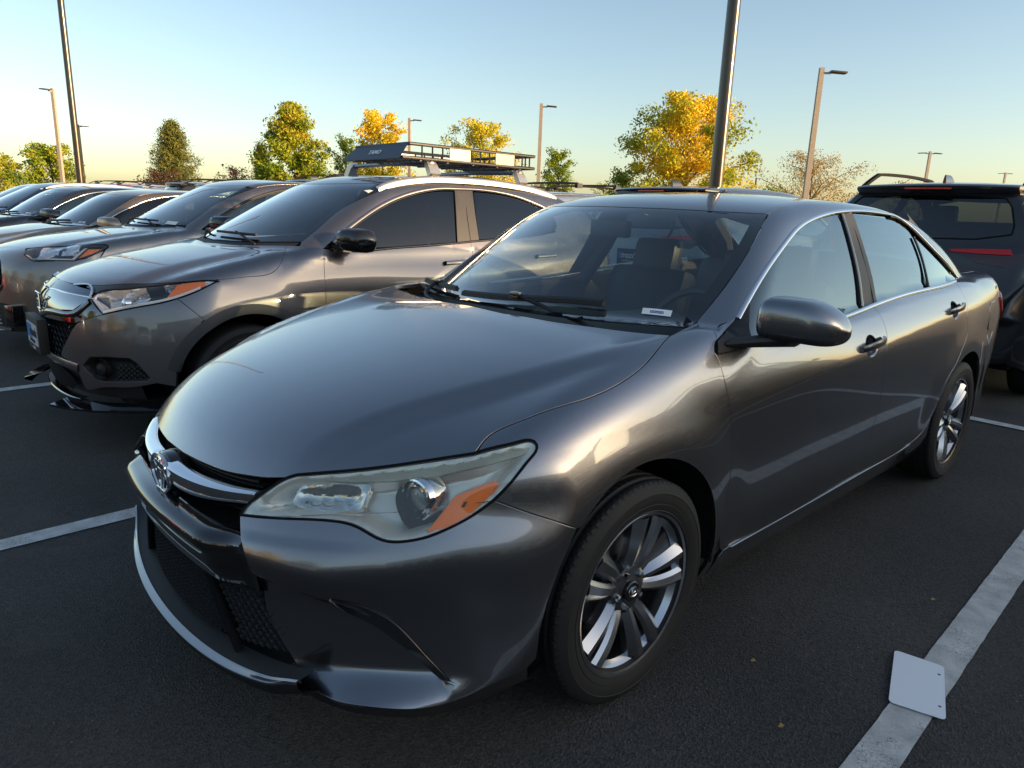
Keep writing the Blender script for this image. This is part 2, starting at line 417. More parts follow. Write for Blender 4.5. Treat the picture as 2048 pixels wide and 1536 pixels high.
class Crossover(Sedan):
    """small SUV shape; the numbers are set per car"""
    kfront, krear, kroof, kbelt = 0.06, 0.08, 0.07, 0.03
    rear_y, wheel_y, hood_w = 3.40, 2.61, .56

    def __init__(self, dy=0.0, name='', upright=False):
        Sedan.__init__(self)
        self.zc = Sp([(-1.1, .60), (-.95, .74), (-.84, .835), (-.74, .895), (-.58, .955), (-.35, 1.01), (-.1, 1.055), (.06, 1.08), (.2, 1.085),
                      (.5, 1.05), (1.3, 1.06), (2.0, 1.10), (2.5, 1.13), (3.0, 1.15), (3.4, 1.10)], .03)
        self.ks = Sp([(-.9, .05), (-.6, .08), (-.3, .09), (.1, .08), (.35, .05), (.5, .03), (2.8, .03), (3.1, .08), (3.8, .10)], .05)
        zs = [.08, .20, .30, .45, .62, .76, .87, .96, 1.05, 1.18]
        self.S = Sheet(zs, {
            -1.0: [.76, .82, .855, .870, .872, .865, .85, .815, .75, .64],
            -.40: [.76, .82, .855, .868, .872, .865, .848, .815, .76, .66],
            0.00: [.76, .82, .855, .868, .874, .870, .855, .825, .78, .70],
            0.50: [.76, .82, .855, .868, .876, .878, .872, .855, .82, .75],
            1.00: [.76, .82, .852, .866, .876, .882, .882, .872, .845, .78],
            1.70: [.76, .82, .850, .862, .874, .882, .886, .880, .858, .79],
            2.40: [.76, .82, .852, .868, .880, .886, .888, .882, .862, .80],
            3.00: [.75, .81, .845, .862, .872, .876, .874, .866, .85, .80],
            3.60: [.70, .76, .79, .81, .82, .82, .815, .805, .79, .74]}, .07)
        self.zcr = Sp([(-.2, .84), (1.0, .86), (1.6, .89), (2.5, .97), (3.2, 1.0)], .1)
        self.acr = Sp([(.2, 0.), (.8, .10), (1.5, .22), (2.6, .22), (3.2, 0)], .08)
        self.Fz = Sp([(.05, -.78), (.15, -.80), (.25, -.83), (.34, -.845), (.45, -.85), (.6, -.855), (.72, -.85), (.80, -.83), (.86, -.79), (.95, -.72)], .03)
        self.FA = Sp([(.1, .22), (.4, .26), (.6, .30), (.8, .36), (1.0, .40)], .05)
        self.FB = Sp([(.1, .55), (.4, .55), (.7, .55), (1.0, .55)], .05)
        self.hb = Sp([(-.9, .6), (-.3, .15), (.15, -.1), (1, -.1)], .1)
        self.zr = Sp([(-.15, .93), (.08, 1.075), (.35, 1.235), (.68, 1.41), (.92, 1.518), (1.14, 1.562), (1.45, 1.583), (1.9, 1.585), (2.4, 1.565), (2.8, 1.51), (3.1, 1.40), (3.3, 1.20), (3.45, 1.0)], .04)
        self.rb = Sp([(.1, .45), (.9, .38), (1.2, .25), (1.7, 0), (2.6, -.12), (3.4, -.15)], .08)
        self.rc = Sp([(.1, .0), (.6, .05), (1.0, .08), (3, .08)], .08)
        self.gb = Sp([(-.3, .72), (-.1, .78), (.12, .835), (.5, .828), (1.0, .825), (1.7, .83), (2.3, .82), (2.8, .79), (3.2, .75), (3.5, .70)], .08)
        self.zb = Sp([(.1, 1.03), (1.2, 1.07), (2.0, 1.10), (2.5, 1.13), (3.2, 1.15)], .08)
        self.gr = Sp([(.6, .60), (1.1, .62), (1.6, .64), (2.2, .635), (2.8, .61), (3.4, .57)], .08)
        if upright:
            self.zr = Sp([(-.15, .93), (.08, 1.075), (.35, 1.235), (.68, 1.41), (.92, 1.518), (1.14, 1.562), (1.45, 1.583), (1.9, 1.59), (2.5, 1.58), (2.9, 1.555), (3.08, 1.52), (3.2, 1.40), (3.32, 1.15), (3.42, .9)], .03)
        self.ztop = 1.50; self.dy = dy
        if dy:                                  # longer bonnet: slide the cabin back
            for sp in (self.zr, self.rb, self.rc, self.gb, self.zb, self.gr, self.acr, self.zcr):
                sp.v = np.interp(sp.t - dy, sp.t, sp.v)
            q = self.zc.t; self.zc.v = np.interp(np.where(q > -.8, -.8 + np.maximum(q + .8, 0) / (1 + dy / .86), q) if True else q, q, self.zc.v)
            self.ks.v = np.interp(self.ks.t - dy * (self.ks.t > -.5), self.ks.t, self.ks.v); self.rear_y += dy; self.wheel_y += dy

    def deck(self, x, y):
        b = (.42 * x ** 2 + self.hb(y) * x ** 4) * (1 - sstep(.25 + self.dy, .65 + self.dy, y))
        fade = sstep(-.95, -.5, y) * (1 - sstep(self.dy, .3 + self.dy, y))
        return self.zc(y - b) - .020 * sstep(-.05, .10, x - self.hood_w) * fade + .016 * fade * sstep(.60, .80, x)

    def side(self, y, z):
        x = self.S(y, z) - self.acr(y) * kink(z - self.zcr(y), .012)
        for yw in (0., self.wheel_y):
            r = np.sqrt((y - yw) ** 2 + (z - .34) ** 2)
            x = x + .012 * sstep(.12, .30, z) * (1 - sstep(.40, .62, r))
        return x

    def front(self, x, z):
        return self.Fz(z) + self.FA(z) * x ** 2 + self.FB(z) * x ** 4

    def rear(self, x, z):
        return self.rear_y - .12 * sstep(.8, 1.5, z) - .05 * (1 - sstep(.15, .4, z)) - .12 * x ** 2 - .30 * x ** 6

    def glass(self, y, z):
        u = np.clip((z - self.zb(y)) / (self.ztop - self.zb(y)), 0, 1.6)
        return self.gb(y) + (self.gr(y) - self.gb(y)) * (.80 * u + .20 * u * u)

# ---------------------------------------------------------------- ground, markings
def asphalt():
    m, n, l, b = mat('asphalt')
    tc = n.new('ShaderNodeTexCoord')
    big = n.new('ShaderNodeTexNoise'); big.inputs['Scale'].default_value = .8; big.inputs['Detail'].default_value = 8; l.new(tc.outputs['Object'], big.inputs['Vector'])
    st = n.new('ShaderNodeTexVoronoi'); st.inputs['Scale'].default_value = 160; l.new(tc.outputs['Object'], st.inputs['Vector'])
    fine = n.new('ShaderNodeTexNoise'); fine.inputs['Scale'].default_value = 240; fine.inputs['Detail'].default_value = 4; l.new(tc.outputs['Object'], fine.inputs['Vector'])
    r1 = n.new('ShaderNodeValToRGB'); r1.color_ramp.elements[0].position = .3; r1.color_ramp.elements[0].color = (.036, .035, .034, 1); r1.color_ramp.elements[1].position = .75; r1.color_ramp.elements[1].color = (.074, .071, .068, 1)
    l.new(big.outputs['Fac'], r1.inputs['Fac'])
    r2 = n.new('ShaderNodeValToRGB'); r2.color_ramp.elements[0].position = .0; r2.color_ramp.elements[0].color = (.55, .55, .55, 1); r2.color_ramp.elements[1].position = 1; r2.color_ramp.elements[1].color = (1.75, 1.7, 1.65, 1)
    l.new(st.outputs['Color'], r2.inputs['Fac'])
    mu = n.new('ShaderNodeMix'); mu.data_type = 'RGBA'; mu.blend_type = 'MULTIPLY'; mu.inputs['Factor'].default_value = 1; l.new(r1.outputs['Color'], mu.inputs['A']); l.new(r2.outputs['Color'], mu.inputs['B'])
    # scuffs, oil and pale dust, each with its own outline
    w1 = n.new('ShaderNodeTexNoise'); w1.inputs['Scale'].default_value = 2.3; w1.inputs['Detail'].default_value = 10; w1.inputs['Roughness'].default_value = .65; w1.inputs['Distortion'].default_value = .6; l.new(tc.outputs['Object'], w1.inputs['Vector'])
    wr = n.new('ShaderNodeMapRange'); wr.inputs['From Min'].default_value = .56; wr.inputs['From Max'].default_value = .72; wr.inputs['To Max'].default_value = .55; l.new(w1.outputs['Fac'], wr.inputs['Value'])
    m1 = n.new('ShaderNodeMix'); m1.data_type = 'RGBA'; m1.inputs['B'].default_value = (.095, .088, .080, 1); l.new(wr.outputs['Result'], m1.inputs['Factor']); l.new(mu.outputs['Result'], m1.inputs['A'])
    oi = n.new('ShaderNodeTexVoronoi'); oi.inputs['Scale'].default_value = .55; oi.inputs['Randomness'].default_value = 1; od = n.new('ShaderNodeTexNoise'); od.inputs['Scale'].default_value = 6; l.new(tc.outputs['Object'], od.inputs['Vector'])
    om = n.new('ShaderNodeMix'); om.data_type = 'RGBA'; om.inputs['Factor'].default_value = .12; l.new(tc.outputs['Object'], om.inputs['A']); l.new(od.outputs['Color'], om.inputs['B']); l.new(om.outputs['Result'], oi.inputs['Vector'])
    orr = n.new('ShaderNodeMapRange'); orr.inputs['From Min'].default_value = .03; orr.inputs['From Max'].default_value = .14; orr.inputs['To Min'].default_value = .75; orr.inputs['To Max'].default_value = 0; l.new(oi.outputs['Distance'], orr.inputs['Value'])
    m2 = n.new('ShaderNodeMix'); m2.data_type = 'RGBA'; m2.inputs['B'].default_value = (.016, .015, .015, 1); l.new(orr.outputs['Result'], m2.inputs['Factor']); l.new(m1.outputs['Result'], m2.inputs['A'])
    sp = n.new('ShaderNodeTexVoronoi'); sp.inputs['Scale'].default_value = 38; l.new(tc.outputs['Object'], sp.inputs['Vector'])
    sr = n.new('ShaderNodeMath'); sr.operation = 'LESS_THAN'; sr.inputs[1].default_value = .10; l.new(sp.outputs['Distance'], sr.inputs[0])
    sc_ = n.new('ShaderNodeSeparateColor'); l.new(sp.outputs['Color'], sc_.inputs['Color']); sg = n.new('ShaderNodeMath'); sg.operation = 'GREATER_THAN'; sg.inputs[1].default_value = .86; l.new(sc_.outputs[0], sg.inputs[0])
    sm = n.new('ShaderNodeMath'); sm.operation = 'MULTIPLY'; l.new(sr.outputs[0], sm.inputs[0]); l.new(sg.outputs[0], sm.inputs[1])
    m3 = n.new('ShaderNodeMix'); m3.data_type = 'RGBA'; m3.inputs['B'].default_value = (.22, .20, .18, 1); l.new(sm.outputs[0], m3.inputs['Factor']); l.new(m2.outputs['Result'], m3.inputs['A'])
    l.new(m3.outputs['Result'], b.inputs['Base Color'])
    b.inputs['Roughness'].default_value = .82; b.inputs['Specular IOR Level'].default_value = .35
    ad = n.new('ShaderNodeMath'); l.new(st.outputs['Distance'], ad.inputs[0]); l.new(fine.outputs['Fac'], ad.inputs[1])
    bp = n.new('ShaderNodeBump'); bp.inputs['Strength'].default_value = .9; bp.inputs['Distance'].default_value = .006; l.new(ad.outputs[0], bp.inputs['Height']); l.new(bp.outputs['Normal'], b.inputs['Normal'])
    return m
ASPHALT = asphalt()
def linepaint():
    m, n, l, b = mat('line_paint')
    tc = n.new('ShaderNodeTexCoord')
    v = n.new('ShaderNodeTexVoronoi'); v.feature = 'DISTANCE_TO_EDGE'; v.inputs['Scale'].default_value = 70
    ns = n.new('ShaderNodeTexNoise'); ns.inputs['Scale'].default_value = 30; ns.inputs['Detail'].default_value = 6; l.new(tc.outputs['Object'], ns.inputs['Vector'])
    mxv = n.new('ShaderNodeMix'); mxv.data_type = 'RGBA'; mxv.inputs['Factor'].default_value = .05; l.new(tc.outputs['Object'], mxv.inputs['A']); l.new(ns.outputs['Color'], mxv.inputs['B']); l.new(mxv.outputs['Result'], v.inputs['Vector'])
    r = n.new('ShaderNodeMapRange'); r.inputs['From Min'].default_value = .008; r.inputs['From Max'].default_value = .035; l.new(v.outputs['Distance'], r.inputs['Value'])
    big = n.new('ShaderNodeTexNoise'); big.inputs['Scale'].default_value = 5; l.new(tc.outputs['Object'], big.inputs['Vector'])
    th = n.new('ShaderNodeMath'); th.operation = 'GREATER_THAN'; th.inputs[1].default_value = .42; l.new(big.outputs['Fac'], th.inputs[0])
    mxx = n.new('ShaderNodeMath'); mxx.operation = 'MAXIMUM'; l.new(r.outputs['Result'], mxx.inputs[0])
    iv = n.new('ShaderNodeMath'); iv.operation = 'MULTIPLY'; iv.inputs[1].default_value = .75; l.new(th.outputs[0], iv.inputs[0]); l.new(iv.outputs[0], mxx.inputs[1])
    mc = n.new('ShaderNodeMix'); mc.data_type = 'RGBA'; mc.inputs['A'].default_value = (.07, .07, .07, 1); mc.inputs['B'].default_value = (.60, .59, .56, 1)
    l.new(mxx.outputs[0], mc.inputs['Factor']); 
    pt = n.new('ShaderNodeTexNoise'); pt.inputs['Scale'].default_value = 14; pt.inputs['Detail'].default_value = 9; l.new(tc.outputs['Object'], pt.inputs['Vector'])
    pr = n.new('ShaderNodeMapRange'); pr.inputs['From Min'].default_value = .3; pr.inputs['From Max'].default_value = .7; pr.inputs['To Min'].default_value = .7; pr.inputs['To Max'].default_value = 1.1; l.new(pt.outputs['Fac'], pr.inputs['Value'])
    mm = n.new('ShaderNodeMix'); mm.data_type = 'RGBA'; mm.blend_type = 'MULTIPLY'; mm.inputs['Factor'].default_value = 1; l.new(mc.outputs['Result'], mm.inputs['A']); l.new(pr.outputs['Result'], mm.inputs['B'])
    l.new(mm.outputs['Result'], b.inputs['Base Color']); b.inputs['Roughness'].default_value = .8
    return m
LINE = linepaint()
g = mesh('ground', [(-900, -900, 0), (900, -900, 0), (900, 900, 0), (-900, 900, 0)], [(0, 1, 2, 3)], False)
obj('ground', g, ASPHALT, kind='structure')
def stripe(x0, y0, x1, y1, w, z=.004):
    d = Vector((x1 - x0, y1 - y0, 0)); L = d.length; d.normalize(); nrm = Vector((-d.y, d.x, 0)); V = []; n = max(2, int(L / .04)); r = random.Random(int(x0 * 77 + y0 * 13))
    for i in range(n + 1):
        c = Vector((x0, y0, z)) + d * (L * i / n)
        V += [c + nrm * (w / 2 + r.uniform(-.0012, .0012)), c - nrm * (w / 2 + r.uniform(-.0012, .0012))]
    obj('stall_line', mesh('stall_line', V, [(2 * i, 2 * i + 1, 2 * i + 3, 2 * i + 2) for i in range(n)], False), LINE, kind='structure')
for k in range(-10, 4):
    x = 1.48 + 2.74 * k - (.04 if k < 0 else 0)
    stripe(x + .02, -1.25 if k < 0 else -.9, x - .11, 4.28, .105); stripe(x - .11, 4.36, x - .30, 9.6, .105)
stripe(-36, 3.9, 9.5, 4.45, .105, z=.006) if False else stripe(-36, 4.30, 9.5, 4.34, .105, z=.008)

# ---------------------------------------------------------------- body panels cut from a Body surface
def arclen(P): return np.concatenate([[0], np.cumsum(np.linalg.norm(np.diff(P, axis=0), axis=1))])
def curve(P, s=0.015, smooth=True):
    """smooth resampled polyline (n x 3)"""
    P = np.asarray(P, float); P = P[~np.isnan(P).any(1)]
    if len(P) < 2: return P
    P = P[np.concatenate([[True], np.linalg.norm(np.diff(P, axis=0), axis=1) > 1e-5])]
    t = arclen(P); n = max(2, int(round(t[-1] / s)) + 1); q = np.linspace(0, t[-1], n)
    if len(P) == 2 or not smooth: return np.stack([np.interp(q, t, P[:, i]) for i in range(P.shape[1])], -1)
    out = np.stack([nat_spline(t, P[:, i], q) for i in range(P.shape[1])], -1)
    w = out.copy()
    for _ in range(2):                      # take reading jitter out, ends held
        w[1:-1] = .25 * w[:-2] + .5 * w[1:-1] + .25 * w[2:]
    return w
def join(*segs):
    out = []
    for s in segs:
        for p in np.asarray(s, float):
            if np.isnan(p).any(): continue
            if not out or np.linalg.norm(out[-1] - p) > 0.004: out.append(p)
    if np.linalg.norm(out[0] - out[-1]) < 0.004: out.pop()
    return np.array(out)
def mir(P): return np.asarray(P, float) * np.array([-1, 1, 1])
def in_poly(q, poly):
    x, y = q[:, 0], q[:, 1]; c = np.zeros(len(q), bool); a = poly; b = np.roll(poly, -1, 0)
    for (x0, y0), (x1, y1) in zip(a, b):
        m = (y0 > y) != (y1 > y)
        c ^= m & (x < (x1 - x0) * (y - y0) / (y1 - y0 + 1e-15) + x0)
    return c
def dist_poly(q, poly):
    a = poly; b = np.roll(poly, -1, 0); d = np.full(len(q), 1e9)
    for p0, p1 in zip(a, b):
        e = p1 - p0; t = np.clip(((q - p0) @ e) / (e @ e + 1e-15), 0, 1); d = np.minimum(d, np.linalg.norm(q - p0 - t[:, None] * e, axis=1))
    return d
def inset(poly, g):
    A = 0.5 * np.sum(poly[:, 0] * np.roll(poly[:, 1], -1) - np.roll(poly[:, 0], -1) * poly[:, 1])
    e = np.roll(poly, -1, 0) - poly; e /= np.linalg.norm(e, axis=1, keepdims=True) + 1e-12
    n = np.stack([-e[:, 1], e[:, 0]], -1) * (1 if A > 0 else -1)
    m = n + np.roll(n, 1, 0); m /= np.maximum(np.linalg.norm(m, axis=1, keepdims=True), .6)
    return poly + m * g
def panel_mesh(body, kind, loop, s=0.02, gap=0.002, depth=0.014, off=0.0, holes=(), dish=None, sq=1.0):
    """(V, F, N): the loop, filled in the chart's plane and laid on the body; edges roll inwards"""
    to2, to3 = body.chart(kind)
    P = inset(to2(np.asarray(loop, float)), gap)
    loops = [P] + [inset(to2(np.asarray(h, float)), -gap) for h in holes]
    lo, hi = P.min(0), P.max(0)
    g = np.stack(np.meshgrid(np.arange(lo[0], hi[0], s), np.arange(lo[1], hi[1], s * .87 * sq)), -1).astype(float)
    g[1::2, :, 0] += s / 2; g = g.reshape(-1, 2); g = g[in_poly(g, P)]
    dd = dist_poly(g, P); ok = dd > s * .55
    for h in loops[1:]: ok &= ~in_poly(g, h) & (dist_poly(g, h) > s * .55)
    g = g[ok]
    pts = np.concatenate(loops + [g]); edges = []; k = 0
    for L in loops:
        edges += [(k + i, k + (i + 1) % len(L)) for i in range(len(L))]; k += len(L)
    vo, eo, fo, *_ = delaunay_2d_cdt([Vector(p) for p in pts], edges, [], 1, 1e-6)
    Q = np.array([(v.x, v.y) for v in vo]); F = np.array([f[:] for f in fo if len(f) == 3])
    cen = Q[F].mean(1); keep = in_poly(cen, P)
    for h in loops[1:]: keep &= ~in_poly(cen, h)
    F = F[keep]
    V = to3(Q); bad = np.isnan(V[:, 0])
    if bad.any():
        gi = np.nonzero(~bad)[0]
        for i in np.nonzero(bad)[0]: V[i] = V[gi[np.argmin(((Q[gi] - Q[i]) ** 2).sum(1))]]
    N = body.normal(V)
    if dish is not None:
        d = dist_poly(Q, P); V = V - N * dish(d)[:, None]
    V = V + N * off
    fn = np.cross(V[F[:, 1]] - V[F[:, 0]], V[F[:, 2]] - V[F[:, 0]])
    if (fn * N[F[:, 0]]).sum() < 0: F = F[:, ::-1]
    if dish is not None:
        fn = np.cross(V[F[:, 1]] - V[F[:, 0]], V[F[:, 2]] - V[F[:, 0]]); N = np.zeros_like(V)
        for i in range(3): np.add.at(N, F[:, i], fn)
        N /= np.maximum(np.linalg.norm(N, axis=1, keepdims=True), 1e-12)
    if depth:
        e = np.concatenate([F[:, [0, 1]], F[:, [1, 2]], F[:, [2, 0]]]); key = set(map(tuple, e)); bd = [(a, b) for a, b in key if (b, a) not in key]
        T = np.zeros_like(V); ids = sorted({i for q in bd for i in q})
        for a, b in bd:
            t = np.cross(V[b] - V[a], N[a]); t /= np.linalg.norm(t) + 1e-12; T[a] += t; T[b] += t
        ids = np.array(ids); T = T[ids]; T /= np.linalg.norm(T, axis=1, keepdims=True) + 1e-12
        n = N[ids]; v = V[ids]; k0 = len(V); m = len(ids); idx = {int(i): j for j, i in enumerate(ids)}
        r = min(.0016, depth / 3)
        V = np.concatenate([V, v + T * r * .7 - n * r * .3, v + T * r - n * r, v + T * r - n * depth])
        h = (n + T) / np.sqrt(2); N = np.concatenate([N, h, T, T]); ex = []
        for a, b in bd:
            ra = [a, k0 + idx[a], k0 + m + idx[a], k0 + 2 * m + idx[a]]; rb = [b, k0 + idx[b], k0 + m + idx[b], k0 + 2 * m + idx[b]]
            for i in range(3): ex += [(ra[i], ra[i + 1], rb[i + 1]), (ra[i], rb[i + 1], rb[i])]
        F = np.concatenate([F, np.array(ex)])
    return V, F, N
def panel(name, body, kind, loop, m, parent, both=False, **kw):
    V, F, N = panel_mesh(body, kind, loop, **kw)
    o = obj(name, mesh(name, V, F, True, N), m, parent)
    if not both: return o
    return o, obj(name, mesh(name, mir(V), F[:, ::-1], True, mir(N)), m, parent)
def ribbon_mesh(body, P, w, h, s=0.012, shift=0.0, closed=False, smooth=True, prof=None):
    """raised strip along a line on the body: width w, height h"""
    P = curve(P, s, smooth) if not closed else np.asarray(P, float)
    N = body.normal(P)
    T = np.gradient(P, axis=0) if not closed else np.roll(P, -1, 0) - np.roll(P, 1, 0)
    T /= np.linalg.norm(T, axis=1, keepdims=True) + 1e-12; B = np.cross(N, T)
    pr = prof or [(-.5, -.3), (-.5, .55), (-.38, .9), (0, 1.0), (.38, .9), (.5, .55), (.5, -.3)]
    secs = [P[i] + np.array([B[i] * (a * w + shift) + N[i] * (b * h) for a, b in pr]) for i in range(len(P))]
    if closed: secs.append(secs[0])
    return loft(secs, closed=False)
def ribbon(name, body, P, w, h, m, parent, both=False, **kw):
    V, F = ribbon_mesh(body, P, w, h, **kw)
    o = MB().add(V, F).build(name, m, parent, sharp=50)
    if not both: return o
    return o, MB().add(mir(V), [f[::-1] for f in F]).build(name, m, parent, sharp=50)
def copy_tree(o, parent=None):
    c = o.copy(); C.objects.link(c)
    if parent is not None: c.parent = parent
    for ch in o.children: copy_tree(ch, c)
    return c
def mirror_obj(o, parent, name=None):
    """the same part on the other side of the car"""
    me = o.data.copy()
    co = np.empty(len(me.vertices) * 3); me.vertices.foreach_get('co', co); co[0::3] *= -1; me.vertices.foreach_set('co', co)
    me.flip_normals(); me.update()
    c = bpy.data.objects.new(name or o.name.split('.')[0], me); C.objects.link(c); c.parent = parent
    for ch in o.children: mirror_obj(ch, c)
    return c

# ---------------------------------------------------------------- wheels (axis x, outer face at +x; origin at the hub centre)
def tyre_mesh(r, w, rim, tread=True):
    hw = w / 2; n = 360 if tread else 64
    prof = [(hw * .70, rim - .004), (hw * .86, rim + .004), (hw * .93, rim + .012), (hw * .945, rim + .0135), (hw * .93, rim + .016), (hw * .97, rim + .026), (hw * .988, rim + .034), (hw * .972, rim + .0355), (hw * 1.0, rim + (r - rim) * .45), (hw * .992, rim + (r - rim) * .62), (hw * 1.006, rim + (r - rim) * .64), (hw * .985, rim + (r - rim) * .68), (hw * .93, r - .018), (hw * .90, r - .012), (hw * .84, r - .005)]
    tr = [(hw * .84 - hw * 1.68 * i / 28, r - .005 + .005 * (1 - (1 - 2 * i / 28) ** 2)) for i in range(1, 28)] if tread else [(hw * .5, r), (0, r), (-hw * .5, r)]
    full = prof + tr + [(-a, q) for a, q in prof[::-1]]
    V = []; 
    for a, q in full:
        u = a / hw
        for k in range(n):
            t = 2 * math.pi * k / n; rr = q
            if tread and q > r - .0125:
                ph = (k * 90 / n + .9 * abs(u)) % 1.0
                groove = min(abs(abs(u) - .30), abs(abs(u) - .58)) < .035 or abs(u) < .03
                lat = ph < .19 and abs(u) > .22
                sipe = .56 < ph < .62 and abs(u) > .34
                if groove: rr = q - .0075
                elif lat and q > r - .011: rr = q - .0045
                elif lat: rr = q - .0025
                elif sipe: rr = q - .003
            V.append((a, rr * math.cos(t), rr * math.sin(t)))
    F = [(i * n + k, i * n + (k + 1) % n, (i + 1) * n + (k + 1) % n, (i + 1) * n + k) for i in range(len(full) - 1) for k in range(n)]
    me = mesh('tyre', V, F, True)
    if tread:
        bm = bmesh.new(); bm.from_mesh(me)
        for e in bm.edges:
            if len(e.link_faces) == 2 and e.calc_face_angle(0) > R(32): e.smooth = False
        bm.to_mesh(me); bm.free()
    return me
def twin_spoke_rim(R0):
    """five split spokes; parts: barrel+lip, spokes (machined), pockets, hub, nuts"""
    parts = {}
    b = MB(); b.lathe([(.095, R0), (.098, R0 + .008), (.094, R0 + .012), (.080, R0 + .010), (.084, R0 - .006), (.066, R0 - .020), (-.07, R0 - .026), (-.09, R0 + .008)], 96)
    parts['rim_barrel'] = (b, SATIN)
    sp = MB(); gr = MB()
    for g in range(5):
        base = math.pi / 2 + g * 2 * math.pi / 5
        for sgn in (-1, 1):
            secs = []
            for i in range(9):
                t = i / 8; rr = .050 + (R0 - .006 - .050) * t
                ctr = base + sgn * (.235 * (1 - t) ** 1.6 * .55 + .155)
                ctr = base + sgn * (.26 * (1 - t) + .168 * t)
                wi = .018 + .009 * t; wo = .018 + .018 * t ** 1.3
                ax = .082 + .012 * math.sin(t * 1.6) - .02 * (1 - t) ** 3
                e = np.array([0, math.cos(ctr), math.sin(ctr)]); q = np.array([0, -math.sin(ctr), math.cos(ctr)]) * sgn
                o = e * rr; X = np.array([1., 0, 0])
                dk = .030
                secs.append([o - q * wi + X * (ax - .010), o - q * wi * .55 + X * ax, o + q * wo * .25 + X * (ax + .004), o + q * wo + X * (ax - .016), o + q * wo * .95 + X * (ax - dk - .012), o - q * wi * .9 + X * (ax - dk)])
            V, F = loft(secs)
            if sgn < 0: F = [f[::-1] for f in F]
            sp.add(V, F)
    parts['spokes'] = (sp, SPOKE)
    h = MB(); h.lathe([(.070, .001), (.070, .062), (.066, .072), (.045, .076), (.02, .074)], 40)
    parts['hub'] = (h, DARKALLOY)
    return parts
def make_wheel(R0=.2285, r=.330, w=.215, tread=True, rim=None):
    t = {}
    root = bpy.data.objects.new('wheel', None); C.objects.link(root)
    ty = obj('tyre', tyre_mesh(r, w, R0, tread), RUBBER, root)
    rm = bpy.data.objects.new('rim', None)
    parts = (rim or twin_spoke_rim)(R0)
    first = None
    for k, (b, m) in parts.items():
        b.build(k if k != 'rim_barrel' else 'rim', m, root, sharp=28)
    cap = MB().lathe([(.062, .031), (.080, .030), (.083, .027), (.084, .001)], 32).build('hub_cap', GLOSSBLACK, root)
    lg = MB()
    ring(lg, (.0845, 0, 0), .019, .014, .0018, 'x'); ring(lg, (.0848, 0, .004), .010, .0055, .0015, 'x'); ring(lg, (.0848, 0, -.001), .0048, .0125, .0015, 'x')
    lg.build('cap_emblem', CHROME, root)
    for k in range(5):
        a = math.pi / 2 + (k + .5) * 2 * math.pi / 5
        MB().lathe([(.066, .010), (.080, .009), (.081, .001)], 6, c=(0, .055 * math.cos(a), .055 * math.sin(a))).build('lug_nut', CHROME, root, smooth=False)
    MB().box((.035, .10, .09), (.03, .035, .075), Matrix.Rotation(-.8, 3, 'X')).build('brake_caliper', DARKALLOY, root, bevel=.012)
    MB().lathe([(.02, .06), (.02, .15), (.012, .15), (.012, .06)], 48).build('brake_disc', SATIN, root)
    MB().lathe([(.0, .02), (-.0, R0 - .03)], 48).build('wheel_back', MATTE, root)
    return root
def ring(mb, c, a, b, r, axis='x', n=40, tilt=0):
    """elliptical ring: half axes a (horizontal), b (vertical)"""
    pts = []
    for k in range(n + 1):
        t = 2 * math.pi * k / n; u, v = a * math.cos(t), b * math.sin(t)
        pts.append((c[0], c[1] + u, c[2] + v) if axis == 'x' else (c[0] + u, c[1], c[2] + v))
    mb.tube(pts, r, 8, cap=False)

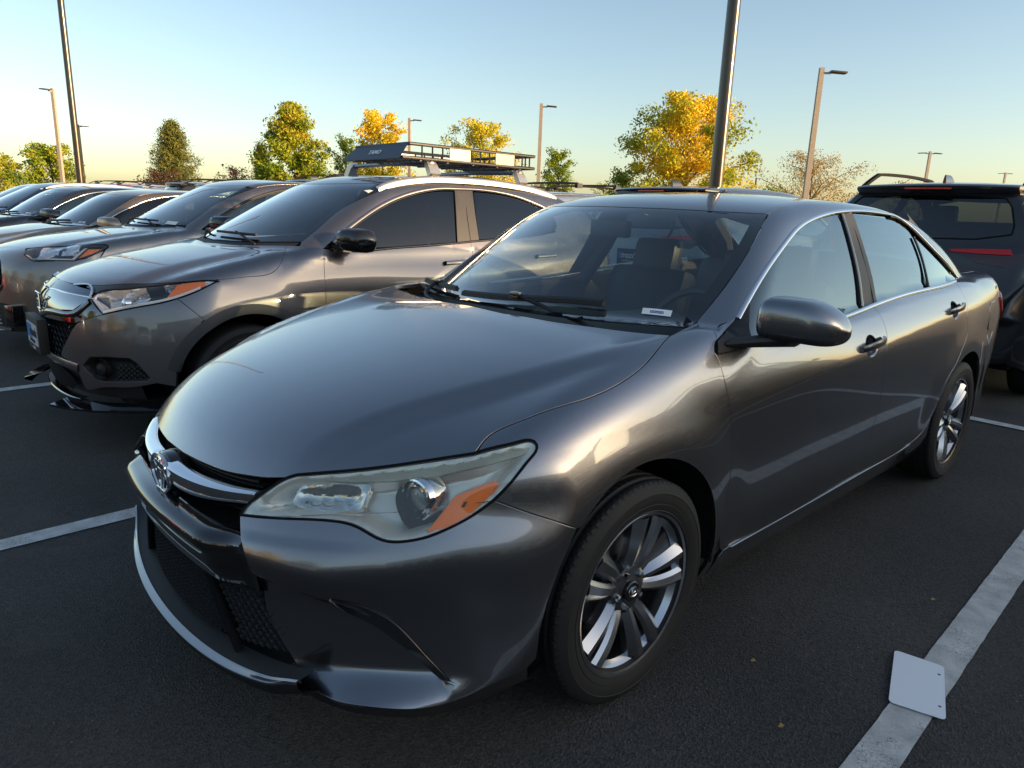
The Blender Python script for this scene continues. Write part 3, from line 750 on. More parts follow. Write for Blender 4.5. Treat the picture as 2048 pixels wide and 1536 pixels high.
# ---------------------------------------------------------------- the grey sedan (front axle at the origin, front towards -Y)
K = {k: np.array(v) for k, v in {
    'hoodfront': [[-0.01,-0.914,0.707],[0.063,-0.913,0.707],[0.131,-0.906,0.707],[0.197,-0.895,0.708],[0.267,-0.878,0.709],[0.335,-0.852,0.714],[0.388,-0.827,0.719],[0.432,-0.798,0.726]],
    'hl': [[0.381,-0.892,0.638],[0.381,-0.878,0.656],[0.39,-0.862,0.672],[0.412,-0.828,0.702],[0.434,-0.796,0.726],[0.45,-0.779,0.734],[0.486,-0.744,0.741],[0.523,-0.707,0.748],[0.6,-0.627,0.765],[0.672,-0.545,0.785],[0.735,-0.473,0.803],[0.762,-0.43,0.817],[0.79,-0.381,0.828],[0.804,-0.353,0.831],[0.815,-0.346,0.825],[0.822,-0.349,0.817],[0.826,-0.378,0.793],[0.82,-0.43,0.745],[0.806,-0.469,0.707],[0.787,-0.513,0.676],[0.764,-0.567,0.65],[0.738,-0.613,0.631],[0.71,-0.65,0.622],[0.684,-0.678,0.62],[0.66,-0.696,0.627],[0.633,-0.712,0.64],[0.603,-0.731,0.65],[0.586,-0.744,0.652],[0.497,-0.816,0.648],[0.414,-0.874,0.641]],
    'hoodseam': [[0.735,-0.473,0.803],[0.736,-0.464,0.808],[0.726,-0.433,0.828],[0.746,-0.354,0.858],[0.771,-0.27,0.881],[0.8,-0.166,0.899],[0.808,-0.078,0.915],[0.805,0.014,0.937],[0.785,0.123,0.969],[0.747,0.246,1.007],[0.739,0.276,1.013]],
    'hoodrear': [[-0.502,0.198,1.015],[-0.159,0.111,1.019],[0.032,0.101,1.02],[0.178,0.109,1.019],[0.273,0.129,1.018],[0.389,0.147,1.015],[0.485,0.18,1.014],[0.625,0.225,1.012],[0.737,0.274,1.013]],
    'pillar': [[0.694,0.482,1.028],[0.814,0.413,0.999],[0.832,0.376,0.967],[0.844,0.387,0.94],[0.859,0.395,0.898],[0.878,0.408,0.822],[0.889,0.422,0.743],[0.896,0.43,0.664],[0.899,0.431,0.586],[0.899,0.428,0.491],[0.893,0.42,0.371],[0.888,0.437,0.331],[0.873,0.496,0.292]],
    'doorbot': [[0.877,0.488,0.302],[0.866,0.719,0.292],[0.866,1.11,0.294],[0.869,1.729,0.303],[0.87,2.154,0.312],[0.886,2.29,0.356],[0.898,2.349,0.421],[0.908,2.403,0.513],[0.914,2.439,0.602],[0.917,2.553,0.693],[0.914,2.624,0.773],[0.911,2.665,0.823],[0.901,2.642,0.907],[0.877,2.662,0.992],[0.852,2.651,1.036],[0.804,2.668,1.076]],
    'fr': [[0.826,1.593,1.018],[0.854,1.6,0.986],[0.889,1.598,0.916],[0.905,1.575,0.831],[0.905,1.593,0.762],[0.903,1.602,0.66],[0.898,1.601,0.557],[0.886,1.596,0.428],[0.871,1.62,0.313]],
    'belt': [[0.81,2.664,1.074],[0.821,2.459,1.064],[0.822,1.974,1.049],[0.822,1.612,1.023],[0.831,1.285,0.997],[0.836,0.918,0.98],[0.843,0.538,0.966],[0.836,0.386,0.96]],
    'dlo': [[0.77,0.59,1.045],[0.743,0.721,1.129],[0.712,0.881,1.217],[0.683,1.038,1.29],[0.662,1.153,1.335],[0.647,1.294,1.37],[0.637,1.452,1.394],[0.628,1.654,1.409],[0.621,1.912,1.412],[0.62,2.128,1.405],[0.626,2.254,1.392],[0.661,2.365,1.347],[0.694,2.493,1.283],[0.724,2.654,1.208],[0.745,2.828,1.13],[0.758,2.88,1.092],[0.796,2.712,1.079],[0.81,2.491,1.072],[0.814,1.992,1.057],[0.815,1.629,1.031],[0.819,1.309,1.007]],
    'wsR': [[0.588,1.066,1.379],[0.635,0.916,1.3],[0.678,0.678,1.148],[0.693,0.483,1.029]],
    'gedge': [[0.381,-0.892,0.637],[0.402,-0.904,0.607],[0.427,-0.909,0.584],[0.451,-0.904,0.528],[0.432,-0.866,0.414],[0.479,-0.847,0.328],[0.563,-0.842,0.261]],
    'bumpbot': [[0.566,-0.845,0.258],[0.637,-0.82,0.255],[0.707,-0.782,0.256],[0.767,-0.717,0.249],[0.801,-0.661,0.243],[0.83,-0.596,0.246],[0.857,-0.527,0.264],[0.876,-0.473,0.278],[0.885,-0.421,0.279]],
    'fogtop': [[0.61,-0.789,0.483],[0.653,-0.746,0.476],[0.687,-0.711,0.457],[0.711,-0.686,0.437],[0.738,-0.659,0.4],[0.764,-0.635,0.359],[0.79,-0.61,0.318],[0.82,-0.589,0.283]],
    'fogbot': [[0.82,-0.589,0.283],[0.806,-0.6,0.29],[0.78,-0.607,0.295],[0.747,-0.631,0.337],[0.713,-0.663,0.373],[0.67,-0.702,0.415],[0.627,-0.74,0.437],[0.61,-0.789,0.483]],
    'sail': [[0.836,0.386,0.96],[0.817,0.409,0.995],[0.773,0.586,1.04],[0.755,0.688,1.103],[0.844,0.559,0.967]],
    'fglass_r': [[0.641,1.579,1.393],[0.678,1.57,1.325],[0.729,1.555,1.219],[0.76,1.541,1.149],[0.809,1.501,1.028]],
    'rglass_l': [[0.639,1.694,1.396],[0.69,1.685,1.304],[0.736,1.68,1.21],[0.774,1.673,1.123],[0.815,1.654,1.033]],
    'bpil': [[0.634,1.64,1.402],[0.675,1.647,1.333],[0.732,1.641,1.218],[0.772,1.638,1.124],[0.814,1.616,1.031]],
    'rdiv': [[0.65,2.246,1.369],[0.691,2.319,1.301],[0.729,2.321,1.231],[0.775,2.299,1.141],[0.817,2.251,1.065]],
    'amber': [[0.736,-0.607,0.643],[0.741,-0.581,0.669],[0.752,-0.541,0.715],[0.774,-0.504,0.733],[0.798,-0.463,0.749],[0.804,-0.455,0.746],[0.796,-0.484,0.712],[0.781,-0.522,0.676],[0.762,-0.566,0.653]],
    'proj': [[0.69,-0.608,0.709]],
    'hib': [[0.518,-0.756,0.705]],
    'grilltop': [[0.432,-0.798,0.726],[0.388,-0.827,0.719],[0.336,-0.853,0.713]],
    'sticker': [[0.524,0.421,1.059],[0.607,0.47,1.056],[0.617,0.447,1.039],[0.536,0.4,1.042]],
    'handF': [[0.896,1.44,0.886]],
    'handR': [[0.891,2.468,0.958]],
    'fuel': [[0.873,2.831,0.999],[0.868,2.962,1.006],[0.892,3.068,0.858],[0.903,2.925,0.846],[0.902,2.865,0.876]],
    'dark': [[0.642,-0.623,0.741],[0.646,-0.64,0.718],[0.659,-0.647,0.693],[0.679,-0.646,0.669],[0.704,-0.637,0.648],[0.728,-0.621,0.635],[0.737,-0.595,0.656],[0.739,-0.573,0.685],[0.729,-0.564,0.718],[0.709,-0.562,0.745],[0.686,-0.577,0.75],[0.659,-0.602,0.747]],
    'frost': [[0.493,-0.742,0.737],[0.553,-0.683,0.75],[0.602,-0.629,0.763],[0.675,-0.547,0.782],[0.737,-0.475,0.801],[0.766,-0.433,0.813],[0.794,-0.384,0.825],[0.806,-0.358,0.827],[0.813,-0.361,0.82],[0.814,-0.382,0.806],[0.762,-0.477,0.783],[0.696,-0.562,0.757],[0.62,-0.64,0.741],[0.566,-0.691,0.734],[0.507,-0.74,0.73]],
    'hibeam': [[0.469,-0.811,0.679],[0.464,-0.786,0.715],[0.492,-0.756,0.725],[0.546,-0.712,0.729],[0.596,-0.668,0.734],[0.6,-0.691,0.704],[0.605,-0.705,0.68],[0.559,-0.749,0.674],[0.508,-0.79,0.672]],
    'bseam': [[0.806,-0.469,0.707],[0.835,-0.429,0.687],[0.865,-0.384,0.666],[0.89,-0.34,0.646],[0.905,-0.286,0.619]],
}.items()}

S = Sedan()
sedan = thing('sedan', 'dark grey four-door sedan nearest the camera, chrome emblem on its black grille', 'car')
def along(P, i, j): return P[i:j] if j is None or j > i else P[i:(j - 1 if j else None):-1]
hl = K['hl']
hl_top = hl[5:11]; hl_tail = hl[10:19]; hl_low = np.concatenate([hl[18:], hl[:1]]); hl_in = hl[:6]
# keep the seam's plan line even
seam = K['hoodseam'][1:].copy()
hs = curve(seam, .02)
half = join([[0, -.914, .707]], curve(K['hoodfront'][K['hoodfront'][:, 0] > .03], .015), curve(hl_top, .015), hs, curve(K['hoodrear'][K['hoodrear'][:, 0] > .05][::-1], .02), [[0, .118, 1.016]])
hood_loop = join(half, mir(half[1:-1])[::-1])
panel('hood', S, 'L', hood_loop, GREY, sedan, s=.018, gap=.0022, depth=.02)
ARC_F = lambda a0, a1, r, yw, n=40: np.array([(yw + r * math.cos(R(a)), .33 + r * math.sin(R(a))) for a in np.linspace(a0, a1, n)])
arch_f = S.side_pt(ARC_F(137, -17, .393, 0.0))
pil = curve(K['pillar'][1:11], .012)
fender_loop = join(hs[::-1], curve(hl_tail[:6], .008), curve(hl_tail[5:], .01), curve(K['bseam'], .012), arch_f[arch_f[:, 1] > K['bseam'][-1, 1] + .006], S.side_pt([(.388, .20), (.46, .20)]), pil[::-1], curve(K['pillar'][[1, 0]], .02), [hs[-1]])
panel('fender', S, 'L', fender_loop, GREY, sedan, both=True, s=.016, gap=.0022)
# doors
dbot = curve(K['doorbot'][:5], .015); fr = curve(K['fr'], .012); rs = curve(K['doorbot'][4:], .012)
cut = np.argmin(np.linalg.norm(curve(K['doorbot'], .012) - fr[-1], axis=1)); db = curve(K['doorbot'], .012)
belt = curve(K['belt'], .015); bi = np.argmin(np.linalg.norm(belt - fr[0], axis=1))
pil_d = curve(K['pillar'][2:], .012)
def ell(c, a, b, n=24): return S.side_pt([(c[1] + a * math.cos(t), c[2] + b * math.sin(t)) for t in np.linspace(0, 2 * math.pi, n, endpoint=False)])
HF, HR_ = K['handF'][0] + [0, -.005, 0], K['handR'][0] + [0, -.01, 0]
fd = join(pil_d, db[:cut], fr[::-1], belt[bi:])
rd = join(fr, db[cut:], belt[:bi])
def handle(door, c, flip):
    bw = panel('handle_cup', S, 'S', ell(c, .052, .040), GREY, door, s=.008, gap=-.001, depth=0, dish=lambda d: .022 * sstep(0, .022, d))
    p = []; n = S.normal(np.array([c]))[0]
    for i in range(15):
        t = i / 14; y = c[1] - .105 + .215 * t; z = c[2] + .004 + .018 * (t - .5)
        q = S.side_pt([(y, z)])[0]; lift = .004 + .024 * math.sin(math.pi * min(1, max(0, t * 1.0))) ** .5
        w = .013 + .004 * t; th = .006
        o = q + n * lift
        p.append([o + np.array([a * th * n[0], 0, b * w]) for a, b in ((-1, -1), (.6, -1), (1.2, -.55), (1.3, .3), (.9, .9), (-.2, 1), (-1, .8))])
    V, F = loft(p)
    MB().add(V, F).build('door_handle', GREY, door, sharp=45)
for nm, loop, hc in (('front_door', fd, HF), ('rear_door', rd, HR_)):
    d = panel(nm, S, 'L', loop, GREY, sedan, s=.016, gap=.0022, holes=[ell(hc, .0535, .0415)])
    handle(d, hc, 0)
    mirror_obj(d, sedan, nm)
# rocker
rk = join(db[:np.argmin(np.abs(db[:, 1] - 2.36))] + [0, 0, -.004], S.side_pt([(2.40, .30), (2.43, .205), (1.8, .19), (1.0, .19), (.465, .20)]))
panel('sill', S, 'S', rk, GREY, sedan, both=True, s=.03, gap=.001)
MB().add(*ribbon_mesh(S, db[4:np.argmin(np.abs(db[:, 1] - 2.20))], .004, .003, shift=-.006)).build('sill_strip', SATIN, sedan)
# quarter, roof rail and rear corner in one pressing
dl = K['dlo']
A = curve(dl[:8], .012); Bc = curve(dl[7:16], .012)
arch_r = S.side_pt(ARC_F(150, -16, .388, 2.775))
ws_side = curve(np.concatenate([K['wsR'][::1]]), .02)
ditch = S.top_pt([(.588, 1.066), (.578, 1.25), (.570, 1.5), (.565, 1.8), (.56, 2.1), (.55, 2.42)])
back = S.top_pt([(.55, 2.42), (.585, 2.65), (.615, 2.9), (.63, 3.08)])
trunk_side = S.top_pt([(.63, 3.08), (.66, 3.25), (.67, 3.45), (.64, 3.62)])
rear_arch_start = int(np.argmin(np.abs(rs[:, 2] - .60)))
quarter = join(curve(K['pillar'][[1]], .02), A, Bc, rs[:np.argmin(np.abs(rs[:, 2] - .56))][::-1] if False else rs[::-1][: len(rs) - int(np.argmin(np.abs(rs[:, 2] - .52)))],
               arch_r[np.argmax(arch_r[:, 1] > 2.50):], S.side_pt([(3.16, .215), (3.4, .23), (3.60, .26), (3.645, .5), (3.66, .75), (3.64, .93), (3.62, 1.02)]), curve(trunk_side[::-1], .02), curve(back[::-1], .02), curve(ditch[::-1], .02), ws_side, curve(K['pillar'][[0, 1]], .02)[:-1])
panel('rear_quarter', S, 'L', quarter, GREY, sedan, both=True, s=.018, gap=.0018, holes=[])
fu = K['fuel']; fl = S.side_pt([(3.12, .80), (3.28, .80), (3.28, .955), (3.12, .955)])
fl = S.side_pt([(3.12 + .16 * a, .80 + .15 * b) for a, b in ((.1, 0), (.9, 0), (1, .1), (1, .9), (.9, 1), (.1, 1), (0, .9), (0, .1))])
V, F, N = panel_mesh(S, 'S', fl, s=.02, gap=0, depth=.004, off=.0035)
obj('fuel_flap', mesh('fuel_flap', V, F, True, N), GREY, sedan)
# roof, screens, trunk
wst = curve(np.array([K['wsR'][0]] + list(S.top_pt([(.45, .963), (.26, .873), (.09, .834), (0, .83)]))), .02)
rb = S.top_pt([(0, 2.50), (.2, 2.49), (.4, 2.46), (.55, 2.42)])
roof_half = join(wst[::-1], curve(ditch, .02), curve(rb[::-1], .02))
panel('roof', S, 'T', join(roof_half, mir(roof_half[1:-1])[::-1]), GREY, sedan, s=.03, gap=.0015)
cowl = np.array([(.725, .40), (.6, .325), (.4, .235), (.2, .185), (0, .168)])
wl_ = S.top_pt(cowl)
wh = join(wst[::-1], ws_side[2:-1], curve(wl_, .02))
ws_loop = join(wh, mir(wh[1:-1])[::-1])
wscr = panel('windshield', S, 'T', ws_loop, WINDSHIELD, sedan, s=.03, gap=.003, depth=0, off=-.002)
# black ceramic border round the screen
inner = np.concatenate([inset(ws_loop[:, :2], .045)])
V, F, N = panel_mesh(S, 'T', ws_loop, s=.03, gap=.002, depth=0, off=-.006, holes=[np.column_stack([inner, np.zeros(len(inner))])])
obj('screen_border', mesh('screen_border', V, F, True, N), MATTE, wscr)
rg = join(curve(rb, .02), curve(back, .02), curve(S.top_pt([(.63, 3.08), (.4, 3.14), (.2, 3.17), (0, 3.18)]), .02))
panel('rear_window', S, 'T', join(rg, mir(rg[1:-1])[::-1]), WINDSHIELD, sedan, s=.04, gap=.002, depth=0, off=-.002)
tk = join(curve(S.top_pt([(0, 3.185), (.2, 3.175), (.4, 3.145), (.63, 3.085)]), .02), curve(trunk_side, .02), S.rear_pt([(.60, 1.0), (.55, .8), (.55, .62), (0, .62)]))
panel('trunk_lid', S, 'L', join(tk, mir(tk[1:-1])[::-1]), GREY, sedan, s=.03, gap=.002)
rbm = join(S.rear_pt([(0, .615), (.55, .615)]), S.side_pt([(3.65, .74), (3.65, .5), (3.605, .26)]), S.rear_pt([(.6, .26), (0, .26)]))
panel('rear_bumper', S, 'R', join(rbm, mir(rbm[1:-1])[::-1]), GREY, sedan, s=.04, gap=.001)
tl = join(S.side_pt([(3.62, 1.00), (3.44, .955), (3.55, .86), (3.64, .76)]), S.rear_pt([(.66, .77), (.56, .80), (.58, .98)]))
panel('tail_light', S, 'L', tl, REDLENS, sedan, both=True, s=.02, gap=0, off=.012, depth=.012)
# side windows
def glass_loop(*c): return join(*c)
top_f = curve(dl[:8], .02); top_r = curve(dl[7:12], .02)
fg = K['fglass_r']; rl = K['rglass_l']; dv = K['rdiv']
fgl = join(curve(dl[:7], .02), curve(fg, .02), curve(K['belt'][4:7][::1], .02), [K['sail'][3]])
win = panel('side_window', S, 'S', fgl, SIDEGLASS, sedan, both=True, s=.03, gap=-.004, depth=0, off=-.006)
rgl = join(curve(rl[::-1], .02), curve(dl[9:11], .02), curve(dv, .02), curve(K['belt'][2:4], .02))
panel('side_window', S, 'S', rgl, SIDEGLASS, sedan, both=True, s=.03, gap=-.004, depth=0, off=-.006)
qg = join([dv[1]], curve(dl[12:16], .02), [K['belt'][0]], [K['belt'][1]], [dv[-1]], dv[3:1:-1])
panel('side_window', S, 'S', qg, SIDEGLASS, sedan, both=True, s=.03, gap=-.003, depth=0, off=-.006)
bp = join(curve(fg[::-1], .02), curve(rl, .02))
panel('door_pillar', S, 'S', bp, GREYPLASTIC, sedan, both=True, s=.02, gap=.001, off=.001, depth=.01)
ribbon('pillar_seal', S, fg, .022, .004, GLOSSBLACK, sedan, both=True, shift=.006)
ribbon('pillar_seam', S, K['bpil'], .003, .0018, MATTE, sedan, both=True)
ribbon('window_divider', S, dv[1:], .018, .006, BLACK, sedan, both=True)
ribbon('window_divider', S, dl[9:15], .014, .005, BLACK, sedan, both=True, shift=-.020)
ribbon('window_trim', S, dl[:16], .016, .007, CHROME, sedan, both=True, shift=-.006)
ribbon('window_trim', S, K['belt'][:6] + [0, 0, .008], .017, .008, CHROME, sedan, both=True)
sl = join(*[curve(K['sail'][[i, (i + 1) % 5]], .02) for i in range(5)])
panel('mirror_sail', S, 'S', sl, BLACK, sedan, both=True, s=.02, gap=.001, off=.004)
# door mirrors
def mirror():
    root = bpy.data.objects.new('door_mirror', None); C.objects.link(root); root.parent = sedan
    cen = Vector((.972, .655, 1.052)); secs = []; n = 20
    for i in range(15):
        u = -1 + 2 * i / 14; e = max(0.0, 1 - abs(u) ** (8 if u < 0 else 3.2)) ** .5
        x = cen.x + u * .118; yc = cen.y + .42 * (x - cen.x); zc = cen.z - .006 * u - .014 * max(0, u) ** 2
        s = []
        for k in range(n):
            t = 2 * math.pi * k / n; c, q = math.cos(t), math.sin(t)
            fy = .098 if c < 0 else .05
            sy = np.sign(c) * abs(c) ** .62 * fy; sz = np.sign(q) * (abs(q) ** .60 * (.076 - .024 * max(0, u) ** 1.5) if q > 0 else abs(q) ** .38 * .060)
            s.append((x, yc + sy * (.3 + .7 * e), zc + sz * (.15 + .85 * e)))
        secs.append(s)
    V, F = loft(secs)
    me = mesh('mirror_cap', V, F)
    lowm = [q for q in F]
    o = obj('mirror_cap', me, [GREY, BLACK], root)
    for p in me.polygons:
        p.material_index = 1 if (p.center.z < cen.z - .040 or p.center.y > cen.y + .42 * (p.center.x - cen.x) + .03) else 0
    sub = o.modifiers.new('s', 'SUBSURF'); sub.levels = sub.render_levels = 2
    pts = [[(.845, .49 + .05 * c, .975 + .02 * q), ] for c, q in ((0, 0),)]
    secs = []
    for t in np.linspace(0, 1, 6):
        c = Vector((.835, .50, .985)).lerp(Vector((.95, .645, 1.0)), t); ry = .07 - .015 * t; rz = .016 + .010 * t
        secs.append([(c.x, c.y + ry * math.cos(a), c.z + rz * math.sin(a)) for a in np.linspace(0, 2 * math.pi, 12, endpoint=False)])
    MB().add(*loft(secs)).build('mirror_arm', BLACK, root)
    MB().box((.972, .712, 1.05), (.08, .003, .05), Matrix.Rotation(.35, 3, 'Z')).build('mirror_glass', CHROME, root)
    return root
mr = mirror()
def mirror_tree(o, parent, name):
    e = bpy.data.objects.new(name, None); C.objects.link(e); e.parent = parent
    for ch in o.children:
        c = mirror_obj(ch, e)
        for md in ch.modifiers:
            q = c.modifiers.new(md.name, md.type); q.levels = q.render_levels = 2
# front bumper corners
bsm = curve(K['bseam'], .012)
bl = join(curve(hl_low[::-1], .012), curve(K['gedge'], .015), curve(K['bumpbot'], .015), S.side_pt([(-.388, .30), (-.389, .38)]), arch_f[:max(2, int(np.sum(arch_f[:, 1] < bsm[-1, 1])))][::-1] if False else S.side_pt([(-.372, .45), (-.34, .535)]), bsm[::-1])
fogl = join(curve(K['fogtop'], .01), curve(K['fogbot'], .01))
panel('front_bumper', S, 'F', bl, GREY, sedan, both=True, s=.011, gap=.0018, holes=[])
# dark lower apron under the bumper edge
ap = join(curve(K['bumpbot'], .02), S.side_pt([(-.39, .235), (-.39, .19)]), curve(S.front_pt([(.86, .185), (.80, .185), (.72, .185), (.62, .19)]), .02))
V, F = [], []
bb = curve(K['bumpbot'], .02); MB().add(*loft([bb + [0, .006, .003], bb + [-.004, .012, -.03], bb + [-.02, .05, -.055], bb + [-.05, .16, -.06]], closed=False)).build('bumper_apron', BLACK, sedan)
# fog strip
fs = []
tp = curve(K['fogtop'], .012); bt = curve(K['fogbot'][::-1], .012)
n = 26; tp = np.stack([np.interp(np.linspace(0, 1, n), np.linspace(0, 1, len(tp)), tp[:, i]) for i in range(3)], -1); bt = np.stack([np.interp(np.linspace(0, 1, n), np.linspace(0, 1, len(bt)), bt[:, i]) for i in range(3)], -1)
nn = np.tile([[.42, -.88, .22]], (len(tp), 1)); w = np.sin(np.linspace(0.02, math.pi - .02, n))[:, None] ** .6
mid = (tp * .55 + bt * .45)
lm = MB().add(*loft([tp + nn * .002, tp + nn * .006 * w, mid + nn * .010 * w, bt + nn * .014 * w, bt + nn * .004], closed=False)).build('running_light', simple('smoked_lens', (.03, .032, .034), .12, .3, .8), sedan)
MB().add(*ribbon_mesh(S, K['fogbot'][::-1], .006, .006)).build('running_light_trim', SATIN, sedan)
mirror_obj(lm, sedan)
# ---- headlights
FROST = glass('frosted_strip', (.80, .82, .78), .3, .42, (.64, .66, .60), 1.3)
WAVY, n_, l_, b_ = mat('faceted_reflector'); b_.inputs['Base Color'].default_value = (.80, .80, .80, 1); b_.inputs['Metallic'].default_value = 1; b_.inputs['Roughness'].default_value = .12
t_ = n_.new('ShaderNodeTexVoronoi'); t_.inputs['Scale'].default_value = 22; c_ = n_.new('ShaderNodeTexCoord'); l_.new(c_.outputs['Object'], t_.inputs['Vector'])
u_ = n_.new('ShaderNodeBump'); u_.inputs['Strength'].default_value = .8; u_.inputs['Distance'].default_value = .01; l_.new(t_.outputs['Distance'], u_.inputs['Height']); l_.new(u_.outputs['Normal'], b_.inputs['Normal'])
def headlight():
    lp = join(curve(hl_in, .01), curve(hl_top, .012), curve(hl_tail, .008), curve(hl_low, .01))
    root = bpy.data.objects.new('headlight', None); C.objects.link(root); root.parent = sedan
    panel('lens', S, 'F', lp, LENS, root, s=.014, gap=.003, depth=.006, off=.0)
    H = simple('headlight_silver', (.78, .78, .75), .28, .55) if 'headlight_silver' not in MATS else MATS['headlight_silver']
    DK = simple('headlight_smoke', (.05, .052, .05), .35, .5) if 'headlight_smoke' not in MATS else MATS['headlight_smoke']
    V, F, N = panel_mesh(S, 'F', lp, s=.010, gap=.004, depth=0, dish=lambda d: .004 + .050 * sstep(.004, .035, d))
    me = mesh('housing', V, F, True, N); o = obj('housing', me, [H, DK], root)
    pc = K['proj'][0]
    ring12 = lambda k: join(*[curve(K[k][[i, (i + 1) % len(K[k])]], .008) for i in range(len(K[k]))])
    smooth12 = lambda P: (lambda q: (np.roll(q, 1, 0) + q * 2 + np.roll(q, -1, 0)) / 4)((np.roll(P, 1, 0) + P * 2 + np.roll(P, -1, 0)) / 4)
    panel('projector_bowl', S, 'F', smooth12(ring12('dark')), DK, root, s=.012, gap=0, off=-.036, depth=.012, dish=lambda d: .006 * sstep(.0, .02, d))
    panel('frosted_strip', S, 'F', smooth12(ring12('frost')), FROST, root, s=.014, gap=0, off=-.007, depth=.010)
    panel('high_beam_reflector', S, 'F', smooth12(ring12('hibeam')), WAVY, root, s=.010, gap=0, off=-.018, depth=.016, dish=lambda d: .014 * sstep(.0, .03, d))
    # seal line round the lens
    V, F = ribbon_mesh(S, np.concatenate([lp, lp[:1]]), .006, .002, s=.01, smooth=False); MB().add(V, F).build('seal', MATTE, root)
    ax = Vector((.16, -.98, -.02)).normalized()
    M = ax.to_track_quat('Y', 'Z').to_matrix()
    def orient(mb, c): mb.V = [tuple(M @ Vector(v) + Vector(c)) for v in mb.V]; return mb
    c0 = Vector(pc) - Vector(S.normal(K['proj'])[0]) * .026
    orient(MB().lathe([(-.05, .052), (-.005, .052), (.004, .050), (.006, .046), (-.006, .040), (-.006, .036), (.002, .035), (.003, .032), (-.012, .029)], 48, 'y'), c0).build('projector_ring', CHROME, root, sharp=25)
    bl_ = MB().lathe([(-.012 + .016 * math.cos(a), .030 * math.sin(a)) for a in np.linspace(0, math.pi / 2, 9)], 32, 'y')
    orient(bl_, c0).build('projector_lens', simple('projector_glass', (.30, .31, .31), .05, 0, 1, 1.0), root)
    am = join(*[curve(K['amber'][[i, (i + 1) % 9]], .01) for i in range(9)])
    panel('amber_reflector', S, 'F', am, AMBER, root, s=.012, gap=0, depth=.01, off=-.004)
    a0 = K['amber']; c_ = a0.mean(0)
    panel('reflector_mark', S, 'F', np.array([c_ + (q - c_) * .0 for q in a0[:1]]).repeat(4, 0) + np.array([(-.012, .0, -.006), (.006, -.01, -.006), (.014, -.01, .006), (-.004, 0, .006)]), DK, root, s=.01, gap=0, depth=0, off=-.003)
    return root
hl_root = headlight()
mirror_tree(hl_root, sedan, 'headlight')
# ---- grille
gr = thing('upper_grille', '', '') ; del gr['label'], gr['category']; gr.parent = sedan
def bowp(x, y0, a2, a4, z0, b2=0, b4=0): return np.stack([x, y0 + a2 * x ** 2 + a4 * x ** 4, z0 + b2 * x ** 2 + b4 * x ** 4], -1)
xs = np.linspace(-.385, .385, 61); xs_in = np.linspace(-.40, .40, 41)
# recess
top = bowp(xs_in, -.895, .45, .9, .700, -.02, .6); bot = bowp(xs_in, -.93, .35, -.3, .578, -.05, .6)
MB().add(*loft([top, top + [0, .05, -.004], bot + [0, .09, .0], bot + [0, .01, -.004]], closed=False)).build('grille_recess', MATTE, gr)
for i, t in enumerate(np.linspace(.08, .92, 6)):
    p = bowp(np.linspace(-.36, .36, 25), -.900 + .025 * math.sin(t * 3), .45, .4, .604 + .098 * (1 - t), -.03 * t, .4)
    MB().add(*loft([p + [0, 0, -.004], p + [0, -.006, -.002], p + [0, -.006, .002], p + [0, .016, .004]], closed=False)).build('grille_slat', BLACK, gr)
# chrome wing bar
def wing(x):
    a = np.abs(x); y = -.943 + .60 * x ** 2 + .5 * x ** 4
    mid_ = .645 - .03 * a + .20 * a ** 2; hh = .040 - .052 * np.clip(a - .07, 0, 1) + .012 * np.clip(a - .3, 0, 1)
    return y, mid_, hh
secs = []
for x in np.linspace(-.383, .383, 61):
    y, z, h = wing(x); s = []
    prof = [(0.02, 1.0), (-.004, .96), (-.014, .75), (-.012, -.15), (-.004, -.6), (.008, -.98), (.03, -.9)]
    secs.append([(x, y + a, z + b * h) for a, b in prof])
MB().add(*loft(secs)).build('chrome_wing', CHROME, gr, sharp=40)
# emblem: three ellipses on a dark oval
em = MB(); c = (0, -.950, .642)
ev = MB().lathe([(.035, .001), (.035, .98), (.02, 1.04), (-.03, 1.06)][::-1], 48, 'y')
ev = MB().lathe([(-.004, .001), (-.004, .92), (.004, 1.06), (.05, 1.12)], 48, 'y'); ev.V = [(v[0] * .072, v[1] + c[1] + .006, v[2] * .052 + c[2]) for v in ev.V]
ev.build('emblem_base', GLOSSBLACK, gr)
def oring(a, b, cz, r, dx=0):
    P = [(c[0] + dx + a * math.cos(t), c[1] - .002, c[2] + cz + b * math.sin(t)) for t in np.linspace(0, 2 * math.pi, 49)]; em.tube(P, r, 8, cap=False)
oring(.069, .048, 0, .007); oring(.046, .0165, .026, .0055); oring(.0185, .043, .0005, .0055)
em.V = [(v[0], v[1] - .0, v[2]) for v in em.V]
em.build('emblem', CHROME, gr)
# gloss black bar below, standing proud
xb = np.linspace(-1, 1, 71); secs = []
for u_ in xb:
    x = u_ * .40; a = abs(x); y0 = -.998 + .37 * x ** 2 - .55 * x ** 4 + .040 * sstep(.26, .40, a); e = 1 - sstep(.34, .40, a) * .35
    zt = .594 - .19 * x ** 2 + .9 * x ** 4
    xw = lambda z: u_ * float(np.interp(z, [.43, .52, .58, .606, .64], [.448, .428, .412, .398, .388]))
    secs.append([(xw(q[2]), q[1], q[2]) for q in [(x, y0 + .055, zt + .004), (x, y0 + .028, zt + .003), (x, y0 + .012, zt - .002), (x, y0 + .001, zt - .014 * e), (x, y0 - .003, zt - .028 * e), (x, y0 + .004, zt - .043 * e), (x, y0 + .018, zt - .060 * e), (x, y0 + .026, zt - .09 * e), (x, y0 + .034, zt - .125), (x, y0 + .06, zt - .135)]])
gb = MB().add(*loft(secs, closed=False)).build('grille_bar', GLOSSBLACK, gr, sharp=60)
for s_ in (-1, 1):
    pass
